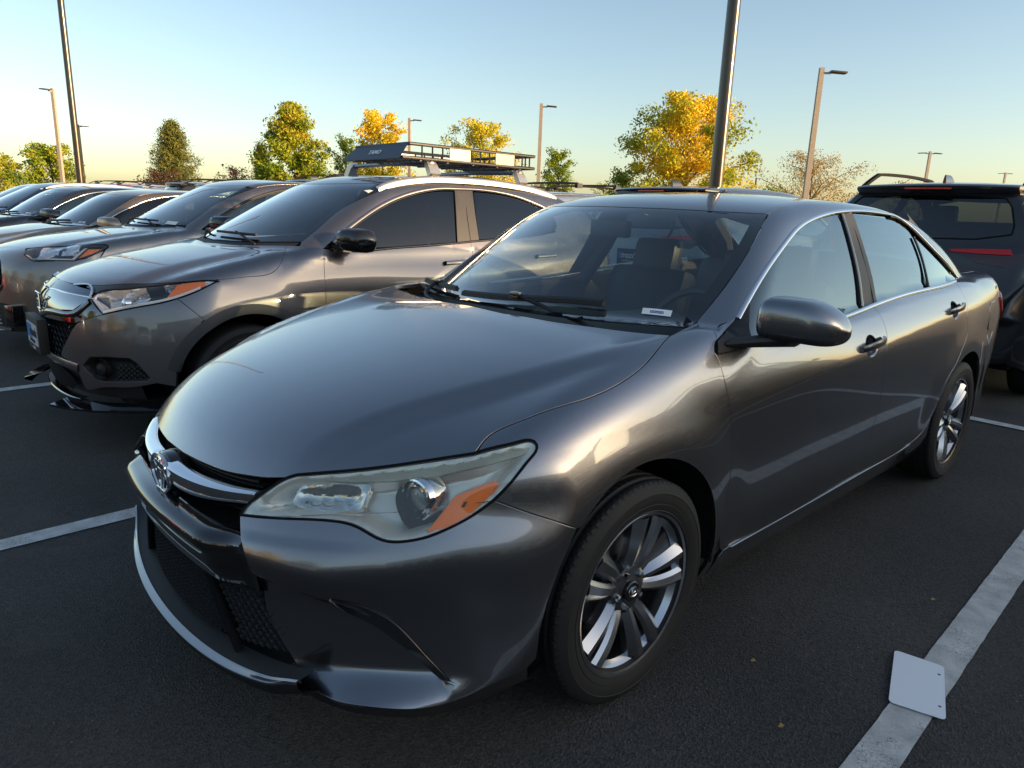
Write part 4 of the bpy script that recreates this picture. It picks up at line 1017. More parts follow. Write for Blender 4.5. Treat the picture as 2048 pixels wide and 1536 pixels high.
# lower grille
lg = bpy.data.objects.new('lower_grille', None); C.objects.link(lg); lg.parent = sedan
xl = np.linspace(-.52, .52, 61)
lo = bowp(xl, -.955, .245, -.041, .255, .072, .247); hi = bowp(xl * .72, -.955, .35, .2, .47, 0, .3)
MB().add(*loft([hi + [0, .045, .03], hi + [0, .06, 0], lo + [0, .06, 0], lo + [0, .02, -.004]], closed=False)).build('grille_recess', MATTE, lg)
sc = MB()
for r_ in range(12):
    t = (r_ + .5) / 12
    nx = 30
    for i in range(-nx, nx):
        x0 = (i + (.5 if r_ % 2 else 0)) * .0225; zz_ = .285 + .185 * t
        xm = float(np.interp(zz_, [.26, .277, .347, .431, .52, .6], [.60, .565, .498, .452, .425, .405])) - .030
        if abs(x0 + .011) > xm or abs(abs(x0 + .011) - (.33 - .12 * t)) < .022: continue
        P = []
        for k in range(6):
            u = k / 5; x = x0 + .0225 * u
            z = (.278 + .07 * x * x + .2 * x ** 4) * (1 - t) + (.468) * t
            y = -.945 + .36 * x ** 2 + .25 * x ** 4 + .010
            P.append((x, y, z - .0095 * math.sin(math.pi * u)))
        V, F = loft([[(p[0], p[1] - .006, p[2] - .0012), (p[0], p[1] - .006, p[2] + .0012), (p[0], p[1] + .02, p[2] + .006), (p[0], p[1] + .02, p[2] + .003)] for p in P])
        sc.add(V, F)
sc.build('grille_mesh', BLACK, lg, smooth=False, kind='stuff')
for s_ in (-1, 1):
    P = [(s_ * (.355 - .15 * t), -.944 + .32 * (.355 - .15 * t) ** 2, .262 + .225 * t) for t in np.linspace(0, 1, 8)]
    MB().tube(P, .011, 8).build('grille_post', MATTE, lg)
xp = np.linspace(-.615, .615, 81); inn = bowp(xp, -.969, .245, -.041, .252, .072, .247); outp = bowp(xp, -.990, .24, .219, .240, .048, .219)
wd = (1 - sstep(.50, .615, np.abs(xp)) * .7)[:, None]
o2 = inn + (outp - inn) * wd
LIP = paint('lip_paint', (.22, .225, .235), .8, .34)
inn2 = o2 + (inn - o2) * .52
MB().add(*loft([inn2 + [0, .006, .0035], inn2, o2 + [0, .003, .0015], o2, o2 + [0, .001, -.005]], closed=False)).build('front_lip', LIP, lg, sharp=50)
MB().add(*loft([inn + [0, .05, .006], inn2 + [0, .002, -.001], inn2 + [0, .004, -.006]], closed=False)).build('lip_ledge', BLACK, lg, sharp=50)
MB().add(*loft([o2 + [0, .001, -.004], o2 + [0, .003, -.016], o2 + [0, .02, -.04], o2 + [0, .10, -.055]], closed=False)).build('lip_apron', BLACK, lg)
# cowl and wipers
cwp = np.stack([np.linspace(-.72, .72, 41)], -1)[:, 0]
c1 = np.stack([cwp, .118 + .535 * cwp ** 2 - .403 * cwp ** 4 + .002, 1.006 - .075 * cwp ** 2 + .121 * cwp ** 4], -1); c2 = np.stack([cwp, .19 + .45 * cwp ** 2, .985 + 0 * cwp], -1)
MB().add(*loft([c1 + [0, 0, -.01], c1 + [0, .02, -.018], c2 + [0, -.01, -.012], c2 + [0, .04, 0]], closed=False)).build('cowl_panel', BLACK, sedan)
def on_glass(x, y, h): p = S.top_pt([(x, y)])[0]; return p + np.array([0, -.5, .85]) * h
def wiper(pts_blade, pivot, elbow, hub_i):
    root = bpy.data.objects.new('wiper', None); C.objects.link(root); root.parent = sedan
    P = [on_glass(x, y, .016) for x, y in pts_blade]; P = curve(P, .03)
    MB().add(*loft([[p + np.array([0, -.012, -.006]), p + np.array([0, -.010, .008]), p + np.array([0, .002, .014]), p + np.array([0, .010, .002]), p + np.array([0, .004, -.010])] for p in P])).build('wiper_blade', BLACK, root)
    e = P[hub_i]; a = np.array([pivot, elbow, e + np.array([0, -.006, .014])])
    MB().tube(curve(a, .02), .008, 6).build('wiper_arm', BLACK, root)
    MB().box(tuple(e + np.array([0, -.004, .012])), (.022, .013, .012), bevel if False else None).build('wiper_clip', GLOSSBLACK, root, bevel=.004)
wiper([(-.17, .225), (.0, .232), (.15, .262), (.30, .310), (.42, .355)], np.array([.46, .245, 1.0]), np.array([.30, .262, 1.022]), 9)
wiper([(-.66, .405), (-.52, .345), (-.38, .295), (-.26, .265)], np.array([-.30, .17, 1.005]), np.array([-.45, .25, 1.03]), 7)
# inspection sticker on the glass
stk = K['sticker']; V, F, N = panel_mesh(S, 'T', join(*[curve(stk[[i, (i + 1) % 4]], .01) for i in range(4)]), s=.02, gap=0, depth=0, off=.0015)
so_ = obj('windshield_sticker', mesh('windshield_sticker', V, F, True, N), PAPER, wscr)
c0, ux, uy = stk.mean(0), stk[1] - stk[0], stk[0] - stk[3]; ux /= np.linalg.norm(ux); nz = np.cross(ux, uy); nz /= np.linalg.norm(nz); uy = np.cross(nz, ux)
MS = Matrix([[*q, 0] for q in np.stack([ux, uy, nz], 1)] + [[0, 0, 0, 1]]); MS = Matrix.Translation(c0 + nz * .0022) @ MS
PUR = simple('sticker_purple', (.10, .05, .30), .5)
MB().box((0, 0, 0), (.022, .006, .0002)).build('sticker_band', PUR, wscr).matrix_local = MS
STK_TXT = (MS, wscr)
# ---- wheels
W0 = make_wheel()
for i, (x, y) in enumerate(((.795, 0), (-.795, 0), (.795, 2.775), (-.795, 2.775))):
    w = W0 if i == 0 else copy_tree(W0)
    w.parent = sedan; w.location = (x, y, .330); w.rotation_euler = (R(-14 + 20 * i), 0, 0 if x > 0 else math.pi)
for x in (-1, 1):
    for y, r in ((0, .40), (2.775, .40)):
        pr = [(x * .885, r), (x * .86, r + .005), (x * .55, r), (x * .55, .05)]
        m_ = MB(); V = []
        angs = np.linspace(-6, 186, 40)
        for a, q in pr: V += [(a, y + q * math.cos(R(t)), .33 + q * math.sin(R(t))) for t in angs]
        k = len(angs); m_.add(V, [(i * k + j, i * k + j + 1, (i + 1) * k + j + 1, (i + 1) * k + j) for i in range(3) for j in range(k - 1)]).build('arch_liner', BLACK, sedan)
MB().box((0, 1.4, .22), (.74, 1.95, .02)).box((0, -.40, .42), (.50, .26, .012)).build('underbody', MATTE, sedan)
# ---- cabin
def cushion(name, c, h, m, parent, rx=0.0, bevel=.05):
    b = MB(); b.box((0, 0, 0), h); o = b.build(name, m, parent, bevel=bevel); M = Matrix.Rotation(rx, 4, 'X')
    o.matrix_local = Matrix.Translation(c) @ M; return o
for sx in (-1, 1):
    st_ = bpy.data.objects.new('front_seat', None); C.objects.link(st_); st_.parent = sedan
    x = sx * .365
    cushion('seat_cushion', (x, 1.22, .52), (.25, .27, .09), SEATM, st_, R(8))
    cushion('backrest', (x, 1.60, .80), (.25, .075, .30), SEATM, st_, R(-20), .06)
    cushion('headrest', (x, 1.715, 1.145), (.135, .05, .10), SEATM, st_, R(-12), .045)
cushion('rear_bench', (0, 2.15, .52), (.64, .26, .10), SEATM, sedan, R(8)); cushion('rear_backrest', (0, 2.52, .82), (.64, .08, .30), SEATM, sedan, R(-24), .06)
for x in (-.40, .40): cushion('rear_headrest', (x, 2.70, 1.10), (.13, .05, .06), SEATM, sedan, R(-20), .04)
MB().box((0, 2.98, 1.04), (.62, .25, .012)).build('parcel_shelf', DASHM, sedan)
dp = []
for x in np.linspace(-.74, .74, 31):
    hump = .045 * math.exp(-((x - .37) / .19) ** 2)
    dp.append([(x, .26 + .40 * x * x, .955), (x, .40 + .2 * x * x, .975), (x, .62, .975 + hump * .6), (x, .74, .968 + hump), (x, .80, .93 + hump * .6), (x, .84, .80), (x, .80, .60), (x, .50, .50)])
MB().add(*loft(dp, closed=False)).build('dashboard', DASHM, sedan)
sw = MB(); Msw = Matrix.Rotation(R(-24), 3, 'X')
sw.tube([tuple(Msw @ Vector((.185 * math.cos(t), 0, .185 * math.sin(t))) + Vector((.37, .93, .90))) for t in np.linspace(0, 2 * math.pi, 41)], .016, 10, cap=False)
for t in (0.05, math.pi - .05, -math.pi / 2): sw.tube([tuple(Msw @ Vector((.05 * math.cos(t), .02, .05 * math.sin(t))) + Vector((.37, .93, .90))), tuple(Msw @ Vector((.18 * math.cos(t), 0, .18 * math.sin(t))) + Vector((.37, .93, .90)))], .014, 8)
sw.lathe([(.0, .001), (.0, .06), (.03, .07)], 20, 'y', (.37, .93, .90)); sw.build('steering_wheel', SEATM, sedan)
for s_ in (-1, 1):
    ib = [S.side_pt([(y, z)])[0] + np.array([-.05, 0, 0]) for y in (0,) for z in (0,)] if False else None
    yy = np.linspace(.48, 2.9, 30); zz = [1.045, 1.0, .9, .7, .4]
    rows = [[(s_ * (float(S.S(np.array([y]), np.array([min(z, .96)]))[0]) - (.085 if z > 1.0 else .10)), y, (z if z < 1.0 else float(S.zb(y)) - .005 - (1.045 - z) * .5)) for y in yy] for z in zz]
    MB().add(*loft(rows, closed=False)).build('door_trim', DASHM, sedan)
MB().box((0, 1.5, .40), (.72, 1.15, .01)).build('cabin_floor', MATTE, sedan)
hv = S.top_pt([(x, y) for y in np.linspace(1.0, 2.5, 12) for x in np.linspace(-.56, .56, 9)]) - [0, 0, .035]
MB().add([tuple(v) for v in hv], [(i * 9 + j, i * 9 + j + 1, (i + 1) * 9 + j + 1, (i + 1) * 9 + j) for i in range(11) for j in range(8)]).build('headliner', LINER, sedan)
rm_ = MB().box((0, .86, 1.30), (.125, .018, .034), Matrix.Rotation(-.25, 3, 'Z')); rm_.build('rear_view_mirror', BLACK, sedan, bevel=.012)
for s_ in (-1, 1):   # pillars seen through the glass
    MB().tube([(s_ * .735, 1.53, .98), (s_ * .66, 1.64, 1.2), (s_ * .60, 1.69, 1.39)], .038, 8).build('inner_pillar', LINER if False else GREYPLASTIC, sedan)
    MB().tube([(s_ * .66, 2.95, 1.03), (s_ * .60, 2.75, 1.24), (s_ * .55, 2.5, 1.37)], .055, 8).build('inner_pillar', GREYPLASTIC, sedan)

# ---------------------------------------------------------------- other vehicles
KH = {k: np.array(v) for k, v in {
    'hl': [[0.476,-0.701,0.82],[0.482,-0.671,0.848],[0.561,-0.587,0.873],[0.656,-0.466,0.892],[0.751,-0.344,0.913],[0.795,-0.256,0.926],[0.83,-0.166,0.928],[0.836,-0.141,0.925],[0.835,-0.166,0.921],[0.827,-0.244,0.883],[0.794,-0.353,0.838],[0.766,-0.416,0.818],[0.693,-0.533,0.789],[0.63,-0.614,0.766],[0.572,-0.674,0.745]],
    'amber': [[0.763,-0.414,0.827],[0.763,-0.379,0.865],[0.761,-0.343,0.903],[0.777,-0.302,0.916],[0.816,-0.217,0.923],[0.824,-0.218,0.909],[0.82,-0.268,0.876],[0.79,-0.351,0.848]],
    'hood_front': [[0.004,-0.748,0.882],[0.095,-0.746,0.881],[0.207,-0.735,0.879],[0.334,-0.699,0.881]],
    'hood_side': [[0.334,-0.699,0.881],[0.5,-0.598,0.897],[0.607,-0.48,0.908],[0.719,-0.369,0.921],[0.779,-0.281,0.929],[0.831,-0.133,0.935],[0.836,0.029,0.945],[0.834,0.159,0.96],[0.824,0.205,0.99],[0.795,0.248,1.044],[0.662,0.336,1.105]],
    'hood_rear': [[0.662,0.336,1.105],[0.513,0.234,1.098],[0.335,0.147,1.091],[0.124,0.105,1.092]],
    'door1': [[0.733,0.388,1.106],[0.805,0.506,1.095],[0.826,0.497,1.054],[0.863,0.479,0.91],[0.877,0.474,0.784]],
    'wsR': [[0.709,0.411,1.129],[0.68,0.553,1.219],[0.638,0.693,1.309],[0.629,0.854,1.389],[0.626,1.028,1.458],[0.611,1.115,1.489]],
    'dlo': [[0.787,0.57,1.137],[0.769,0.627,1.177],[0.744,0.728,1.237],[0.699,0.923,1.341],[0.663,1.122,1.423],[0.643,1.322,1.478],[0.632,1.525,1.507],[0.63,1.663,1.511],[0.627,1.807,1.514],[0.63,2.027,1.507],[0.653,2.324,1.463],[0.683,2.553,1.395]],
    'belt': [[0.814,0.951,1.089],[0.814,1.265,1.106],[0.814,1.533,1.122],[0.812,1.722,1.135]],
    'fgr': [[0.636,1.642,1.504],[0.733,1.586,1.316],[0.814,1.537,1.122]],
    'rgl': [[0.636,1.807,1.503],[0.732,1.761,1.32],[0.809,1.738,1.143]],
    'bs': [[0.609,1.743,1.532],[0.733,1.683,1.318],[0.813,1.657,1.13]],
    'fseam': [[0.792,-0.358,0.836],[0.836,-0.311,0.785],[0.87,-0.255,0.725]],
    'arch': [[0.848,-0.346,0.62],[0.86,-0.304,0.677],[0.87,-0.252,0.728],[0.87,-0.14,0.814],[0.868,-0.008,0.841],[0.871,0.148,0.835],[0.878,0.308,0.777]],
    'wing': [[0.009,-0.749,0.882],[0.14,-0.746,0.878],[0.273,-0.73,0.871],[0.448,-0.679,0.858],[0.476,-0.701,0.82],[0.572,-0.674,0.745],[0.514,-0.721,0.723],[0.433,-0.771,0.689],[0.308,-0.816,0.686],[0.137,-0.846,0.682],[-0.1,-0.85,0.668]],
    'gold': [[0.058,-0.802,0.831],[0.171,-0.789,0.834],[0.297,-0.767,0.83],[0.482,-0.695,0.822],[0.454,-0.733,0.79],[0.409,-0.769,0.755],[0.311,-0.806,0.748],[0.148,-0.836,0.749]],
    'mesh': [[-0.045,-0.853,0.658],[0.184,-0.841,0.674],[0.327,-0.811,0.68],[0.44,-0.768,0.687],[0.396,-0.792,0.643],[0.334,-0.815,0.57],[0.256,-0.831,0.493],[0.108,-0.848,0.481]],
    'bump': [[0.572,-0.674,0.745],[0.514,-0.721,0.723],[0.44,-0.768,0.687],[0.396,-0.792,0.643],[0.334,-0.815,0.57],[0.261,-0.83,0.489],[0.339,-0.812,0.466],[0.396,-0.794,0.436],[0.437,-0.777,0.359],[0.445,-0.772,0.332],[0.537,-0.726,0.338],[0.676,-0.615,0.354],[0.775,-0.493,0.382]],
    'fog': [[0.454,-0.771,0.455],[0.512,-0.741,0.511],[0.604,-0.677,0.519],[0.69,-0.594,0.517],[0.716,-0.565,0.489],[0.758,-0.516,0.409],[0.746,-0.533,0.393],[0.671,-0.62,0.387],[0.57,-0.705,0.381],[0.484,-0.757,0.426]],
    'fogc': [[0.558,-0.713,0.448]],
    'badge': [[0.014,-0.829,0.793]],
    'intake': [[0.096,-0.847,0.427],[0.257,-0.829,0.423],[0.361,-0.805,0.397],[0.432,-0.778,0.341],[0.365,-0.801,0.347],[0.21,-0.835,0.378]],
    'bar': [[-0.121,-0.848,0.677],[0.139,-0.842,0.718],[0.315,-0.809,0.727],[0.427,-0.765,0.741],[0.487,-0.707,0.803]],
    'stk': [[0.567,0.937,1.454],[0.592,0.968,1.459],[0.611,0.981,1.454],[0.614,0.943,1.437]],
}.items()}
KX = {k: np.array(v) for k, v in {
    'hl': [[0.554,-0.589,0.872],[0.477,-0.546,0.917],[0.563,-0.427,0.934],[0.645,-0.273,0.947],[0.636,-0.247,0.954],[0.798,-0.103,0.966],[0.818,-0.035,0.962],[0.831,-0.031,0.946],[0.844,-0.071,0.919],[0.85,-0.211,0.857],[0.825,-0.298,0.835],[0.738,-0.446,0.832],[0.65,-0.55,0.827],[0.609,-0.568,0.847]],
    'strip': [[0.626,-0.55,0.848],[0.747,-0.413,0.854],[0.813,-0.304,0.853],[0.806,-0.205,0.937],[0.81,-0.186,0.94],[0.821,-0.296,0.844]],
    'amber': [[0.832,-0.26,0.857],[0.823,-0.181,0.928],[0.837,-0.092,0.928],[0.848,-0.161,0.894]],
    'chrome': [[0.566,-0.501,0.909],[0.6,-0.458,0.908],[0.677,-0.475,0.869],[0.637,-0.517,0.863]],
    'hood_front': [[-0.032,-0.614,0.93],[0.446,-0.557,0.918]],
    'hood_side': [[0.446,-0.557,0.918],[0.563,-0.427,0.934],[0.64,-0.272,0.948],[0.598,-0.204,0.973],[0.582,-0.019,1.011],[0.617,0.278,1.044],[0.658,0.351,1.055],[0.76,0.51,1.078],[0.636,0.582,1.118]],
    'grille': [[0.395,-0.737,0.825],[0.45,-0.713,0.822],[0.514,-0.692,0.798],[0.567,-0.673,0.758],[0.594,-0.663,0.716],[0.599,-0.669,0.653],[0.598,-0.676,0.609],[0.554,-0.71,0.6],[0.501,-0.744,0.609],[0.454,-0.768,0.624]],
    'gtrim': [[0.451,-0.771,0.589],[0.505,-0.743,0.574],[0.56,-0.708,0.581],[0.6,-0.675,0.608]],
    'pod': [[0.594,-0.686,0.466],[0.69,-0.597,0.462],[0.73,-0.549,0.464],[0.715,-0.567,0.275],[0.611,-0.669,0.282],[0.594,-0.685,0.307]],
}.items()}

HB = Crossover()
WHEEL_SHARED = {}
def plain_rim(R0):
    parts = {}; b = MB(); b.lathe([(.095, R0), (.098, R0 + .008), (.090, R0 + .012), (.080, R0 + .008), (.066, R0 - .020), (-.09, R0 + .008)], 48); parts['rim_barrel'] = (b, DARKALLOY)
    sp = MB()
    for g in range(5):
        a = math.pi / 2 + g * 2 * math.pi / 5; e = np.array([0, math.cos(a), math.sin(a)]); q = np.array([0, -math.sin(a), math.cos(a)]); X = np.array([1., 0, 0]); secs = []
        for t in np.linspace(0, 1, 5):
            o = e * (.04 + (R0 - .045) * t); w = .03 + .02 * t; secs.append([o - q * w + X * .07, o - q * w * .5 + X * .085, o + q * w * .5 + X * .085, o + q * w + X * .07, o + X * .045])
        sp.add(*loft(secs))
    parts['spokes'] = (sp, SPOKE); h = MB(); h.lathe([(.08, .001), (.08, .05), (.05, .06)], 24); parts['hub'] = (h, DARKALLOY)
    return parts
def simple_wheel():
    root = bpy.data.objects.new('wheel', None); C.objects.link(root)
    obj('tyre', tyre_mesh(.335, .215, .2285, False), RUBBER, root)
    for k, (b, m) in plain_rim(.2285).items(): b.build(k if k != 'rim_barrel' else 'rim', m, root, sharp=28)
    MB().lathe([(.02, .001), (.02, .2)], 32).build('wheel_back', MATTE, root)
    return root
def side_on(b, P): return b.side_pt(np.asarray(P)[:, -2:])
def crossover(name, label, b, loc, pm, d, rz=0.0, scale=None, glassm=None, front=True, rear=False, clad=True, group=None, frames=None):
    """body panels, glass, wheels of one small SUV; d holds seam lines in the car's own metres"""
    root = thing(name, label, 'SUV', loc, rz, group)
    if scale: root.scale = scale
    gm = glassm or SIDEGLASS; dy = b.dy; W = b.wheel_y
    g = lambda k: (d[k] if k in d else KH[k])
    ysh = lambda P: np.asarray(P) + [0, dy, 0]
    hf, hs_, hr = g('hood_front'), g('hood_side'), g('hood_rear')
    if 'hood_rear' not in d: hr = ysh(hr)
    hs_ = curve(hs_, .02)
    fr_ = hf[hf[:, 0] > .03]
    half = join(b.top_pt([(0, min(-.752, fr_[0, 1] - .002))]), curve(fr_, .02), hs_, curve(hr[hr[:, 0] > .05], .03), b.top_pt([(0, .085 + dy)]))
    panel('hood', b, 'L', join(half, mir(half[1:-1])[::-1]), pm, root, s=.03, gap=.002)
    hl = g('hl'); fs = curve(g('fseam'), .015)
    A = lambda a0, a1, r, yw, n=30: b.side_pt([(yw + r * math.cos(R(t)), .34 + r * math.sin(R(t))) for t in np.linspace(a0, a1, n)])
    RA = .40 if clad else .385
    arch = A(137, -12, RA, 0); arch = arch[arch[:, 1] > fs[-1, 1] + .01]
    d1 = ysh(g('door1')); sp1 = b.side_pt([(d1[-1, 1], .70), (d1[-1, 1] - .005, .5), (d1[-1, 1] - .01, .30), (d1[-1, 1] + .0, .25)])
    dd1 = join(curve(d1[1:], .02), sp1)
    hcorner = hs_[-1]
    hlt = hl[6:] if len(hl) > 10 else hl
    ft = g('ftop') if 'ftop' in d else hl[7:10]
    fl = join(hs_[::-1] if 'fender_from' not in d else hs_[::-1], curve(ft, .01) if front else [], fs, arch, b.side_pt([(.42, .23), (d1[-1, 1] - .01, .23)]), dd1[::-1], [d1[0]], [hcorner])
    panel('fender', b, 'L', fl, pm, root, both=True, s=.03)
    # doors
    bl_ = ysh(g('belt')); bs = ysh(g('bs')); y2 = bs[-1, 1]
    belt = join([d1[1] + [0, .0, -.005]], b.side_pt([(d1[1, 1] + .22, 1.075)]), bl_, b.side_pt([(2.2 + dy, 1.165), (2.55 + dy, 1.20)]))
    bc = curve(belt, .02); i2 = int(np.argmin(np.abs(bc[:, 1] - y2)))
    d2 = b.side_pt([(y2, bc[i2, 2]), (y2 + .01, .95), (y2 + .01, .7), (y2, .45), (y2 - .01, .26)])
    ra = A(165, -10, RA, W, 40)
    ra_d = ra[(ra[:, 1] < W - .05)]
    bot = b.side_pt([(y, .25) for y in np.linspace(d1[-1, 1], y2 - .01, 8)])
    panel('front_door', b, 'L', join(dd1, bot, curve(d2[::-1], .03), bc[:i2 + 1][::-1]), pm, root, both=True, s=.035)
    d3 = b.side_pt([(2.50 + dy, 1.19), (2.56 + dy, 1.05), (2.54 + dy, .9), (W - .10, .755)])
    panel('rear_door', b, 'L', join(curve(d2, .03), b.side_pt([(y, .25) for y in np.linspace(y2, W - .40, 6)]), ra_d[ra_d[:, 1] < W - .11], curve(d3[::-1], .03), bc[i2:][::-1][bc[i2:][::-1][:, 1] < d3[0, 1]]), pm, root, both=True, s=.035)
    panel('sill', b, 'S', b.side_pt([(.40, .245), (W - .41, .245), (W - .42, .175), (.42, .175)]), BLACK if clad else pm, root, both=True, s=.06, gap=.001)
    for c_, k_ in ((bs[-1], 0), (np.array([0, 2.42 + dy, 1.0]), 1)):
        hp = b.side_pt([(c_[1] - .26 + .2 * t + (.12 if k_ else 0), .985 + .03 * k_ + .008 * t) for t in np.linspace(0, 1, 8)])
        V, F = ribbon_mesh(b, hp, .03, .028, smooth=True); MB().add(V, F).build('door_handle', pm, root); MB().add(mir(V), [f[::-1] for f in F]).build('door_handle', pm, root)
    # upper side
    dl = ysh(g('dlo')); end = b.side_pt([(2.62 + dy, 1.30), (2.60 + dy, 1.22), (2.5 + dy, 1.195)])
    dtop = join(curve(dl, .015), curve(np.concatenate([dl[-1:], end]), .015))
    wsr = ysh(g('wsR')); xt = wsr[-1, 0]
    dt = b.top_pt([(xt, wsr[-1, 1]), (.60, 1.3 + dy), (.60, 1.8 + dy), (.59, 2.3 + dy), (.575, 2.75 + dy)])
    rearx = b.rear_pt([(.60, 1.38), (.70, 1.15), (.76, 1.0), (.78, .92)])
    rq = join([d1[0]], [d1[1]], dtop, curve(d3, .03), ra[(ra[:, 1] > W - .09)], b.side_pt([(W + .44, .23), (b.rear_y - .12, .30), (b.rear_y - .14, .7), (b.rear_y - .16, .92)]), rearx[::-1], curve(dt[::-1], .03), curve(wsr[::-1], .02))
    panel('rear_quarter', b, 'L', rq, pm, root, both=True, s=.035, gap=.0015)
    # roof, windscreen
    wt = b.top_pt([(x, wsr[-1, 1] - .26 * (1 - (x / xt) ** 2)) for x in np.linspace(xt, 0, 8)])
    rr = b.top_pt([(.575, 2.75 + dy), (.3, 2.82 + dy), (0, 2.85 + dy)])
    h_ = join(wt[::-1], curve(dt, .03), curve(rr, .03)); panel('roof', b, 'T', join(h_, mir(h_[1:-1])[::-1]), pm, root, s=.05)
    wb = b.top_pt([(wsr[0, 0], wsr[0, 1]), (.5, .27 + dy), (.25, .17 + dy), (0, .135 + dy)])
    h_ = join(wt[::-1], curve(wsr[::-1], .03), curve(wb, .03)); wl = join(h_, mir(h_[1:-1])[::-1])
    ws = panel('windshield', b, 'T', wl, WINDSHIELD, root, s=.05, gap=.003, depth=0, off=-.002)
    inn_ = inset(wl[:, :2], .05); V, F, N = panel_mesh(b, 'T', wl, s=.04, gap=.002, depth=0, off=-.006, holes=[np.column_stack([inn_, np.zeros(len(inn_))])]); obj('screen_border', mesh('screen_border', V, F, True, N), MATTE, ws)
    MB().add(*loft([b.top_pt([(x, .06 + dy + .44 * x * x) for x in np.linspace(-.7, .7, 15)]) + [0, .0, -.02], b.top_pt([(x, .20 + dy + .5 * x * x) for x in np.linspace(-.7, .7, 15)]) + [0, .0, -.012]], closed=False)).build('cowl_panel', BLACK, root)
    for x0, x1, px in ((-.62, -.15, -.2), (-.02, .42, .46)):
        P = [b.top_pt([(x, .19 + dy + .42 * x * x)])[0] + [0, -.01, .02] for x in np.linspace(x0, x1, 8)]
        wp = bpy.data.objects.new('wiper', None); C.objects.link(wp); wp.parent = root
        MB().tube(P, .009, 6).build('wiper_blade', BLACK, wp); MB().tube([P[4] + [0, 0, .01], b.top_pt([(px, .14 + dy + .4 * px * px)])[0]], .007, 6).build('wiper_arm', BLACK, wp)
    # windows
    fgr, rgl = ysh(g('fgr')), ysh(g('rgl'))
    panel('side_window', b, 'S', join(dtop[:int(np.argmin(np.abs(dtop[:, 1] - fgr[0, 1])))], fgr, bl_[1::-1], [bc[3]]), gm, root, both=True, s=.05, gap=.012, depth=0, off=-.006)
    iq = int(np.argmin(np.abs(dtop[:, 1] - rgl[0, 1]) + (dtop[:, 2] < 1.3) * 9))
    panel('side_window', b, 'S', join(rgl[::-1], dtop[iq:], bc[bc[:, 1] > rgl[-1, 1] + .05][bc[bc[:, 1] > rgl[-1, 1] + .05][:, 1] < 2.45 + dy][::-1]), gm, root, both=True, s=.05, gap=.012, depth=0, off=-.006)
    panel('door_pillar', b, 'S', join(fgr[::-1], rgl), frames or GREYPLASTIC, root, both=True, s=.04, gap=.001, off=.002)
    ribbon('pillar_seam', b, bs, .004, .004, MATTE, root, both=True)
    dts = side_on(b, dtop[:-4]); ribbon('window_frame', b, dts, .022, .006, frames or pm, root, both=True, shift=-.010)
    ribbon('window_seal', b, dts, .012, .004, GLOSSBLACK, root, both=True, shift=-.026)
    ribbon('belt_seal', b, bc[2:int(np.argmin(np.abs(bc[:, 1] - 2.45 - dy)))], .016, .008, GLOSSBLACK, root, both=True)
    if clad:
        for yw in (0, W):
            cc = A(165, -10, .40, yw, 40); co = A(165, -10, .455, yw, 40)
            V, F = loft([co + b.normal(co) * .001, co + b.normal(co) * .010, (co + cc) / 2 + b.normal(cc) * .016, cc + b.normal(cc) * .014, cc - b.normal(cc) * .05], closed=False)
            MB().add(V, F).build('arch_cladding', GREYPLASTIC, root, sharp=60); MB().add(mir(V), [f[::-1] for f in F]).build('arch_cladding', GREYPLASTIC, root, sharp=60)
    if 'w' not in WHEEL_SHARED: WHEEL_SHARED['w'] = simple_wheel(); first = True
    else: first = False
    for i, (x, y) in enumerate(((.77, 0), (-.77, 0), (.77, W), (-.77, W))):
        w = WHEEL_SHARED['w'] if (first and i == 0) else copy_tree(WHEEL_SHARED['w']); w.parent = root; w.location = (x, y, .335); w.rotation_euler = (.4 * i, 0, 0 if x > 0 else math.pi)
        m_ = MB(); V = []; angs = np.linspace(-5, 185, 24); s_ = 1 if x > 0 else -1
        for a, q in ((s_ * .855, .415), (s_ * .52, .41), (s_ * .52, .05)): V += [(a, y + q * math.cos(R(t)), .34 + q * math.sin(R(t))) for t in angs]
        k = len(angs); m_.add(V, [(i2_ * k + j, i2_ * k + j + 1, (i2_ + 1) * k + j + 1, (i2_ + 1) * k + j) for i2_ in range(2) for j in range(k - 1)]).build('arch_liner', MATTE, root)
    MB().box((0, 1.3 + dy / 2, .26), (.72, 1.9 + dy / 2, .02)).build('underbody', MATTE, root)
    # mirrors
    mo = b.side_pt([(.60 + dy, 1.10)])[0]
    for s_ in (-1, 1):
        secs = []
        for t in np.linspace(0, 1, 9):
            e = (1 - abs(2 * t - 1) ** 4) ** .5; x = mo[0] + .045 + .20 * t; y = mo[1] + .02 + .09 * t
            secs.append([(s_ * x, y + .085 * (.35 + .65 * e) * np.sign(math.cos(a)) * abs(math.cos(a)) ** .7 * (1 if math.cos(a) < 0 else .6), mo[2] + .055 - .01 * t + .072 * (.3 + .7 * e) * np.sign(math.sin(a)) * abs(math.sin(a)) ** .7) for a in np.linspace(0, 2 * math.pi, 16, endpoint=False)])
        mb = MB().add(*loft(secs)); mb.add(*loft([[(s_ * (mo[0] - .02), mo[1] - .05 + .13 * a, mo[2] - .04 + .05 * c) for a, c in ((0, 0), (1, 0), (1, 1), (0, 1))], [(s_ * (mo[0] + .09), mo[1] + .0 + .09 * a, mo[2] - .01 + .04 * c) for a, c in ((0, 0), (1, 0), (1, 1), (0, 1))]]))
        o = mb.build('door_mirror', GLOSSBLACK if clad else pm, root, sharp=60)
    # cabin
    MB().box((0, 1.5 + dy, .62), (.66, .9, .05)).build('cabin_floor', MATTE, root)
